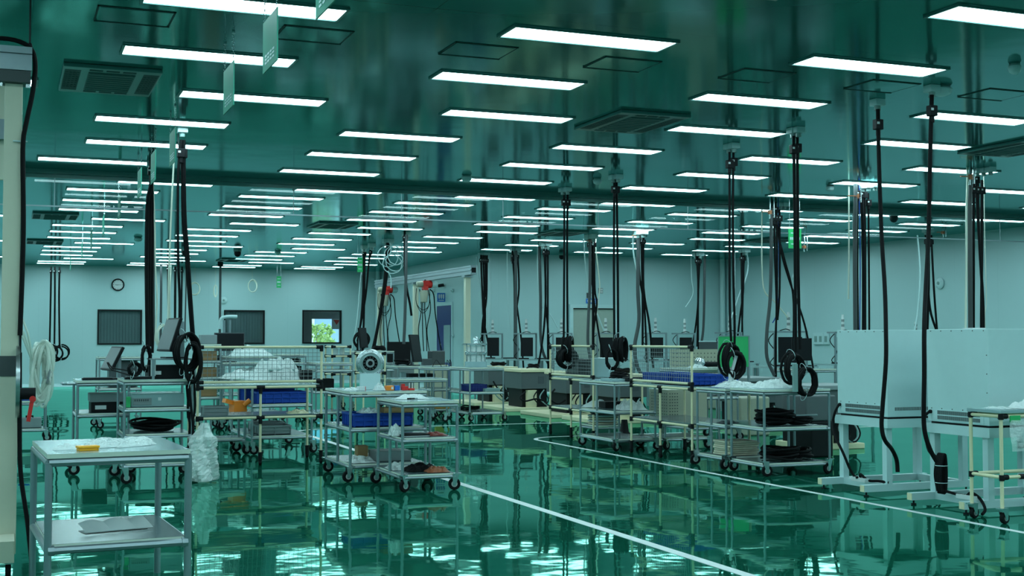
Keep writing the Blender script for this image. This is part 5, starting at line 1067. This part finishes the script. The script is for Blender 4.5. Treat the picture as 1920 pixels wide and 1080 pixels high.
floor_cable('black cable running down from the left white cabinet to its base', [(7.205, 9.82, .77), (7.16, 9.82, .70), (7.15, 9.84, .60), (7.10, 9.75, .5), (7.08, 9.6, .35), (7.12, 9.55, .2), (7.14, 9.5, .13), (7.1, 9.42, .14)])
floor_cable('black cable from plug strip lying along the left cabinet base', [(7.16, 9.45, .12), (7.12, 9.4, .17), (7.15, 9.33, .12), (7.2, 9.25, .12), (7.24, 9.16, .115)])
floor_cable('black cable running down from the right white cabinet', [(7.225, 8.60, .77), (7.17, 8.60, .72), (7.16, 8.58, .60), (7.13, 8.5, .45), (7.15, 8.4, .40)])
floor_cable('black cable lying along the right cabinet base', [(7.15, 8.38, .14), (7.18, 8.2, .118), (7.14, 8.08, .125), (7.12, 8.0, .16), (7.16, 7.95, .12), (7.13, 7.86, .05), (7.08, 7.84, .012)])
t = thing('cable_coil', 'black cable bundle tied upright on leg of the right white cabinet', 'cable coil', (7.155, 8.38, .27))
for k in range(6):
    b = MB(); yy = -.035+.014*k; b.tube(smooth([(-.02+.006*(k%2), yy, -.14), (-.03, yy+.01, .0), (-.01, yy, .14), (.012, yy, .15), (.02, yy, .0), (.01, yy, -.13), (-.01, yy, -.155)]), .011, 7); b.build('loop', 'black', t)
for z in (-.07, .07):
    b = MB(); b.ring((0,0,z), .05, .003, (0,0,1), 14, 4); b.build('cable_tie', 'white', t)
for i, (x, y, l) in enumerate([(7.13, 9.42, 'white power strip on the base rail of left white cabinet'), (7.13, 8.06, 'white power strip on the base rail of right white cabinet')]):
    t = boxthing('power_strip', l, 'power strip', (x, y-.0, .102), (.05, .2, .035), 'paper', 0, None, [('outlets', 'dgrey', [(-.015, .015, -.085+k*.05, -.06+k*.05, .035, .037) for k in range(4)])])
t = boxthing('carton', 'small white carton on floor behind the right cabinet stand', 'carton', (7.95, 7.75, 0), (.3, .35, .16), 'paper', 0, None, [('print', 'signb', [(-.10, .05, -.05, .05, .16, .162)]), ('side_label', 'grey', [(-.152, -.15, -.1, .05, .05, .1)])])

# -- cream rack at the right edge
YR = thing('pipe_rack', 'cream pipe rack cut by the right photo edge, plastic bag taped on it', 'rack', (6.92, 7.45, 0), 0, 'cream pipe racks')
b = MB(); b.rod((0,0,.11), (0,0,.80), .014, 10); b.build('post', 'cream', YR)
b = MB(); b.rod((0,.32,.11), (0,.32,.80), .014, 10); b.build('post', 'cream', YR)
b = MB(); b.rod((.72,0,.11), (.72,0,.80), .014, 10); b.build('post', 'cream', YR)
b = MB(); b.rod((.72,.32,.11), (.72,.32,.80), .014, 10); b.build('post', 'cream', YR)
for z in (.80, .345):
    b = MB(); rbox_frame(b, .72, .32, z, .014); b.build('rail', 'cream', YR)
    for p in ((0,0,z), (.72,0,z), (0,.32,z), (.72,.32,z)): b = MB(); b.cyl((p[0],p[1],z-.025), (p[0],p[1],z+.018), .021, 10); b.cyl(p, (p[0]+(.055 if p[0] == 0 else -.055), p[1], z), .020, 10); b.build('joint', 'blackp', YR)
    if z < .5: b = MB(); b.cyl((.17,0,z), (.21,0,z), .020, 10); b.build('joint', 'blackp', YR)
b = MB(); b.bb(-.02, .74, -.02, .34, .822, .848); b.build('table_top', 'laminate', YR, bevel=.003)
for p in ((0,0), (.72,0), (0,.32), (.72,.32)): caster(YR, p[0], p[1], .042, .2, .12)
b = MB(); b.bb(.07, .17, -.020, -.014, .755, .805); b.build('green_tape', 'green', YR)
t = thing('plastic_bag', 'clear bag hanging from green tape on the right edge rack', 'plastic bag', (7.06, 7.425, .77)); b = MB()
b.sheet(lambda u, v: (-.10+.27*u*(.6+.4*v)+.02, -.01-.035*math.sin(u*PI)*v+.012*math.sin(7*u+5*v), -.23*v), 14, 12, False); b.build('film', 'bagp', t); b = MB(); b.bb(-.02, .09, -.03, -.012, -.205, -.185); b.build('contents', 'blackp', t)
crumple('soiled white cloth on top of the right edge rack', (7.28, 7.55, .849), .30, .2, .06, 'paper', seed=90, name='cloth', cat='cloth')
crumple('folded brown stained rag behind the white cloth at right edge', (7.42, 7.62, .849), .22, .14, .06, 'wood', seed=91, name='rag', cat='cloth')
crumple('flat clear sheet on the left end of the right edge rack', (7.03, 7.58, .849), .18, .22, .015, 'film', seed=92)

# -- far silver cart with the glass vessel
FC = silver_cart('far silver cart carrying the round glass and steel vessel', 7.22, 19.95, .60, 1.0, .90, (.49, .15))
c = (7.491,20.3,0.882); t = thing('glass_vessel', 'round steel and glass vessel with clamp ring on the far cart', 'vessel', (c[0], 20.4, .902))
b = MB(); b.cyl((0,0,0), (0,0,.09), .19, 28); b.build('base', 'laminate', t)
b = MB(); b.lathe((0,0,.09), [(.155, 0), (.155, .12), (.17, .14), (.155, .16), (.155, .26), (.0, .262)], (0,0,1), 28); b.build('glass_body', 'glassv' if 'glassv' in M else 'film', t)
b = MB(); b.lathe((0,0,.20), [(.17, 0), (.185, .01), (.185, .05), (.17, .06)], (0,0,1), 28); b.lathe((0,0,.37), [(.17, 0), (.19, .0), (.19, .03), (.17, .03), (0, .035)], (0,0,1), 28); b.box((-.19,0,.385), (.1,.04,.03)); b.build('clamp_ring', 'steel', t)
b = MB()
for k in range(10): a = k*PI/5; b.cyl((.165*math.cos(a), .165*math.sin(a), .09), (.165*math.cos(a), .165*math.sin(a), .385), .010, 8)
b.build('tie_rod', 'steel', t)
b = MB(); b.lathe((0,0,.405), [(.04, 0), (.03, .03), (.05, .05), (.045, .09), (.02, .11), (0, .11)], (0,0,1), 16); b.build('top_knob', 'steel', t)
crate('dark blue bin on the middle shelf of the far vessel cart', (7.42, 20.3, .492), .3, .4, .12, 'navy')
boxthing('white_tray', 'pale tray on the middle shelf of the far vessel cart', 'tray', (7.64, 20.2, .492), (.3, .3, .05), 'frame', .2)
cable_pile('black cables on the bottom shelf of the far vessel cart', (7.42, 20.5, .152), .17, 4, 95)
FC2 = silver_cart('silver cart left of the glass vessel cart, slightly farther', 6.98, 21.15, .55, .85, .88, (.5, .15))
boxthing('yellow_box', 'yellow box on the bottom of the cart left of the vessel', 'box', (7.2, 21.4, .152), (.25, .2, .12), 'yellow')
for i, (x, y) in enumerate([(7.15, 21.5), (7.3, 21.3), (7.0+.45, 21.6)]):
    t = thing('wire_loop', f'small dark wire loop on the cart left of the vessel, {ORD[i]} from the left', 'wire', (x, y, .882), i*.7, 'small wire loops'); b = MB(); b.tube(smooth([(-.08,0,.003), (-.04,0,.08), (.0,.02,.12), (.05,0,.06), (.09,0,.003)]), .006, 6); b.build('cord', 'blackp', t)
# -- middle distance desks with monitors
D1 = silver_cart('silver desk with the black tilted monitor, before navy door', 6.706, 22.4, .86, .8, .88, (.62, .3), mid=False, handle=None)
XX = D1.location.x
monitor('black tilted monitor standing on the silver desk before the navy door', (XX+.42, 22.7, .882), .42, .52, math.radians(50), math.radians(-10), .06, back='blackp')
boxthing('black_device', 'long low black device on the shelf of the navy door desk', 'device', (XX+.50, 22.65, .622), (.5, .3, .11), 'blackp')
boxthing('blue_bottle', 'small blue canister under the navy door desk top', 'canister', (XX+.15, 22.6, .622), (.10, .1, .14), 'laminate')
cable_pile('black cables heaped on the silver desk left of the monitor', (XX+.16, 22.7, .882), .13, 6, 97, h=.014)
boxthing('dark_case', 'dark case at the right end of the navy door desk', 'case', (XX+.74, 23.0, .882), (.18, .12, .12), 'dgrey')
D2 = silver_cart('silver desk behind the round steel flange', 6.299, 24.2, .85, .8, 1.14, (.78, .3), mid=False, handle=None)
XX = D2.location.x
monitor('dark monitor behind the steel flange, beside the black ring', (XX+.30, 24.5, 1.142), .26, .40, math.radians(40), math.radians(-8), .06, back='blackp')
boxthing('black_device', 'black boxes under the top of the desk behind the flange', 'device', (XX+.5, 24.5, .782), (.4, .3, .16), 'blackp')
cable_pile('black cables heaped on the desk behind the flange', (XX+.64, 24.5, 1.142), .13, 5, 98, h=.014)
D3 = cream_rack('cream frame rising right of the steel flange', 5.401, 20.0, .36, .5, 1.18, (.85, .5), None, 'front', midlegs=0)
boxthing('instrument', 'steel instrument on the shelf of the cream frame', 'instrument', (D3.location.x+.2, 20.2, .865), (.2, .25, .16), 'frame')
D4 = silver_cart('low silver desk between the flange and the navy door', 5.879, 20.0, .95, .8, .72, (.35,), mid=False, handle=None)
boxthing('black_screen', 'large black panel standing between the two rear monitors', 'panel', (7.519,25,0.9), (.55, .05, .42), 'blackp')
boxthing('panel_table', 'plain grey stand beneath the large black panel', 'stand', (7.519,25,0), (.5, .4, .899), 'grey')
boxthing('dark_case', 'dark grey case seen in front of the navy door', 'case', (8.071,24.3,0.86), (.28, .3, .28), 'dgrey')
boxthing('case_stand', 'grey cupboard beneath the dark grey case', 'cupboard', (8.071,24.3,0), (.4, .4, .859), 'machine')
# small cream stand with glass jars
D5 = cream_rack('small tall cream stand with glass jars near right-hand window', 5.368, 22.0, .33, .5, 1.28, (1.10, .78, .4), None, 'front', midlegs=0)
for k in range(2):
    t = thing('glass_jar', f'clear glass jar on the small cream stand, {["left", "right"][k]} one', 'jar', (D5.location.x+.11+.12*k, 22.2, 1.105)); b = MB(); b.lathe((0,0,0), [(.045, 0), (.045, .09), (.03, .11), (.03, .125)], (0,0,1), 14); b.build('body', 'bagp', t); b = MB(); b.cyl((0,0,.125), (0,0,.14), .032, 12); b.build('lid', 'steel', t)
boxthing('blue_box', 'blue box on the lower shelf of the small cream stand', 'box', (D5.location.x+.17, 22.2, .785), (.22, .3, .06), 'blue')
D6 = silver_cart('silver cart left of the small cream stand', 4.849, 21.0, .62, .8, .98, (.86, .5, .15), mid=False, handle=None)
boxthing('black_device', 'black device on the silver cart left of cream stand', 'device', (D6.location.x+.2, 21.3, .502), (.3, .3, .2), 'blackp')
D7 = silver_cart('far silver bench below the clock at left', 1.342, 20.5, .62, .7, 1.10, (.62,), mid=False, handle=None)
boxthing('grey_panel_box', 'dark teal cabinet on the far bench below the left window', 'cabinet', (D7.location.x+.36, 20.8, .622), (.42, .4, .42), 'monitor')
# -- row of workstations along the pale wall
def workstation(x, y, words, s=1.0, tower=True, mon=1.0, wide=.44):
    g = 'workstations along the pale wall'
    t = thing('workstation', 'aluminium test workstation with light tower, ' + words, 'workstation', (x, y, 0), 0, g)
    for px in (0, .8):
        for py in (0, .6): b = MB(); b.bb(px-.02, px+.02, py-.02, py+.02, 0, .90); b.build('leg', 'alu', t)
    b = MB(); b.bb(-.03, .83, -.03, .63, .90, .93); b.build('table_top', 'laminate', t)
    b = MB()
    for px in (0, wide): b.bb(px-.015, px+.015, -.015, .015, .93, 1.48)
    b.bb(-.015, wide+.015, -.015, .015, 1.48, 1.51); b.bb(-.015, wide+.015, .2, .23, 1.48, 1.51); b.bb(-.015, .015, .015, .2, 1.48, 1.51); b.bb(wide-.015, wide+.015, .015, .2, 1.48, 1.51); b.build('upper_frame', 'alu', t)
    b = MB(); b.box((wide*.52, .03, 1.20), (wide*.62*mon, .04, .42), -.5, 0); b.build('monitor', 'screen', t)
    b = MB(); b.bb(wide*.3, wide*.7, .1, .3, .93, .955); b.bb(wide+.05, .75, .05, .2, .93, .95); b.build('keyboard', 'blackp', t)
    if tower:
        b = MB(); b.cyl((wide*.55, .1, 1.51), (wide*.55, .1, 1.60), .035, 12); b.build('tower_base', 'paper', t)
        for k in range(4):
            b = MB(); b.cyl((wide*.55, .1, 1.60+k*.045), (wide*.55, .1, 1.645+k*.045), .028, 12); b.build('tower_lamp', 'grey' if k % 2 == 0 else 'paper', t)
        b = MB(); b.cyl((wide*.55, .1, 1.78), (wide*.55, .1, 1.82), .024, 12); b.build('tower_cap', 'paper', t)
    b = MB(); b.tube(smooth([(.02,0,1.5), (-.10,.02,1.35), (.03,.0,1.15), (-.08,.0,1.0), (.0,0,.93)]), .008, 6); b.tube(smooth([(.1,0,1.51), (.2,-.02,1.54), (.3,0,1.52)]), .008, 6); b.build('cable', 'black', t)
    boxes = None
    return t
WS = ((10.118,27),(10.539,26),(10.953,25),(11.53,24),(12.291,23.2),(13.72,24.5),(12.723,21),(11.592,17.5),(13.873,19))
WW = ['leftmost of the row', 'second from the left', 'third, behind the paired straight cables', 'fourth, in front of the pale door', 'fifth, with the tallest tower', 'sixth, with brownish monitor', 'behind the bright green board', 'nearest, right of green board', 'peeking out left of white cabinet']
for (x, y), w in zip(WS, WW): workstation(x, y, w, wide=.44 if y > 18 else .62)
for i, p in enumerate(((17.32,21,1.712),)):
    t = thing('signal_tower', 'pale signal light tower rising above the gap between white cabinets', 'signal tower', (p[0], p[1], 0)); b = MB(); b.cyl((0,0,.02), (0,0,1.55), .02); b.build('pole', 'paper', t)
    for k in range(4): b = MB(); b.cyl((0,0,1.55+k*.045), (0,0,1.595+k*.045), .028, 12); b.build('tower_lamp', 'grey' if k % 2 == 0 else 'paper', t)
    b = MB(); b.cyl((0,0,0), (0,0,.02), .12); b.build('base', 'grey', t)
# machines on cream bases in front of the workstations
def machine(x, y, words, w=.62, d=.9, bed='cream'):
    t = thing('test_machine', 'grey machine on a low cream base, ' + words, 'machine', (x, y, 0), 0, 'grey machines on cream bases')
    b = MB(); b.bb(-.35, w+.25, -.1, d+.4, .0, .07) if bed == 'cream' else b.bb(0, w, 0, d, 0, .07); b.build('base_plate', 'cream', t, bevel=.01)
    b = MB(); b.bb(.05, w-.05, .1, d-.1, .07, .42); b.build('lower_body', 'blackp', t)
    b = MB(); b.bb(0, w, 0, d, .42, .74); b.build('drawer_box', 'mgrey', t, bevel=.01)
    b = MB(); b.bb(-.03, w+.03, -.03, d+.03, .74, .80); b.build('bed', bed, t, bevel=.01)
    b = MB(); b.bb(w*.55, w*.75, -.006, 0, .52, .66); b.build('handle_plate', 'monitor', t)
    b = MB(); b.bb(.12, .3, -.03, .09, .07, .40); b.build('bracket', 'cream', t)
    q = random.Random(int(x*77+y))
    for k in range(3):
        b = MB(); xx = q.uniform(.15, .5); b.tube(smooth([(xx, -.02, .40), (xx-.12, -.10, .25), (xx+.05, -.12, .10), (xx+.2, -.06, .2), (xx+.15, .02, .38)]), .012, 6); b.build('hose', 'black' if k else 'frame', t)
    return t
for (x, y), w in zip(((9.314,24.6),(9.157,22.4),(9.15,20.3),(9.225,18.6)), ['leftmost, right of the glass vessel', 'second from the left', 'third, behind farther cream rack', 'fourth, behind the crate rack']):
    machine(x, y, w)
for i, (c, l, R_) in enumerate([((9.772,25.2,0.8), 'black cables on the cream bed of leftmost grey machine', .16), ((9.569,22.8,0.8), 'black cables on the cream bed of second grey machine', .12), ((9.573,19,0.8), 'black cables on the cream bed of fourth grey machine', .15)]):
    cable_pile(l, c, R_, 5, 100+i)
machine(10.246, 16.2, 'behind the big silver cart at right', .62, .9, 'grey')
machine(9.273, 13.2, 'left of the white cabinets, partly hidden', .8, .8, 'grey')
# bright green board on a stand
t = thing('green_board', 'bright green upright board behind the hanging cable rings', 'board', (9.035,14.6,0))
x0, x1 = (-0.222,0.224); z1, z0 = (1.411,1.005)
b = MB(); b.bb(x0, x1, 0, .03, z0, z1); b.build('panel', 'green', t); b = MB(); b.bb(x0, x1+.02, -.004, .034, z1, z1+.012); b.bb(x1, x1+.02, -.004, .034, .03, z1); b.bb(x0, x0+.02, .03, .05, .03, z1); b.build('frame', 'alu', t); b = MB(); b.bb(x0-.05, x1+.05, -.2, .25, 0, .03); b.build('foot', 'grey', t)
# parts table in front of the green board
PT = silver_cart('silver parts table between the crate rack and green board', 8.523, 14.9, .75, .8, .98, (.6, .2), mid=False, handle=None)
XX = PT.location.x
t = thing('steel_roller', 'shiny wrapped steel roller on the parts table by the green board', 'roller', (XX+.30, 15.1, .982)); b = MB(); b.cyl((-.0,0,.05), (.34,0,.05), .035, 16); b.build('shaft', 'blackp', t); b = MB(); b.lathe((-.02,0,.08), [(.0, -.07), (.06, -.05), (.08, 0), (.05, .05), (0, .06)], (.3,0,1), 14); b.build('wrapped_head', 'steel', t)
crumple('crumpled plastic on the parts table by the green board', (XX+.18, 15.0, .982), .26, .2, .05, 'film', seed=110)
crate('grey bin under the parts table by the green board', (XX+.35, 15.2, .602), .4, .4, .12, 'grey')
# dark board with pale frame leaning further back
t = boxthing('dark_board', 'dark board with a pale top edge left of the green board', 'board', (13.071,22,0.9), (.5, .04, .42), 'monitor', 0, None, [('top_edge', 'white', [(-.25,.25,-.03,.03,.42,.44)])])
boxthing('board_table', 'plain grey bench beneath the dark board', 'bench', (13.071,22,0), (.7, .5, .899), 'machine')
# second monitor next to green board
monitor('large black monitor behind the hanging ring coils at right', (11.216,16.2,0.93), .32, .34, -.2, 0, .12, back='blackp')
silver_cart('silver table carrying the large black monitor at right', 11.023, 16.0, .66, .6, .93, (.7,.5), mid=False, handle=None)
# casters of hidden trolleys behind the racks: one more trolley
silver_cart('silver trolley glimpsed behind the white cloths, right of crate rack', 7.633, 13.95, .64, .62, .355, (.15,), mid=False, handle=None)
# -- extra clutter on and under the benches
monitor('small dark monitor on the workstation table left of the large black one', (11.39,17.0,0.932), .20, .26, .1, 0, .22, back='monitor') if False else None
for i, (x, y, z, w, d, h, m_, nm, l) in enumerate([
    (9.936, 15.5, 0, .5, .4, .55, 'machine', 'low_cabinet', 'low beige cabinet below the green board, right side'),
    (8.864, 12.4, .0, .30, .5, .42, 'blackp', 'black_cabinet', 'black cabinet low on floor between big cart and left white cabinet'),
    (8.847, 12.4, .421, .42, .5, .30, 'mgrey', 'grey_cabinet', 'dark grey box on the black cabinet left of the white cabinet')]):
    boxthing(nm, l, 'cabinet', (x, y+d/2, z), (w, d, h), m_)
for i, (pts, l) in enumerate(((((9.152,22.2,0.374),(9.002,22.1,0.28),(9.069,22.0,0.213),(9.286,22.0,0.249),(9.472,22.0,0.205)),'black cable looping low in front of second grey machine'),(((9.306,24.3,0.508),(9.385,24.2,0.347),(9.561,24.2,0.289),(9.679,24.2,0.397)),'black cable looping low in front of leftmost grey machine'),(((8.836,20.1,0.506),(8.691,20.0,0.375),(8.819,19.95,0.265),(8.993,20.0,0.324)),'black cable looping low in front of third grey machine'))):
    pts = [(p[0], p[1], max(p[2], .085)) for p in pts]; floor_cable(l, pts, .016)
cable_pile('black cables heaped on top of the silver cart between racks', (7.28, 14.5, .852), .12, 6, 120, h=.012)
boxthing('black_device', 'flat black device on the silver cart between the racks', 'device', (7.33, 14.15, .852), (.3, .16, .05), 'blackp')
boxthing('black_device', 'black device at the rear of the middle shelf between the racks', 'device', (X2+.30, 13.9, .15) if False else (7.30, 14.75, .492), (.3, .2, .08), 'blackp')
keyboard('black keyboard on the far silver desk behind the wire fence rack', (12.137,22.5,0.93)) if False else None
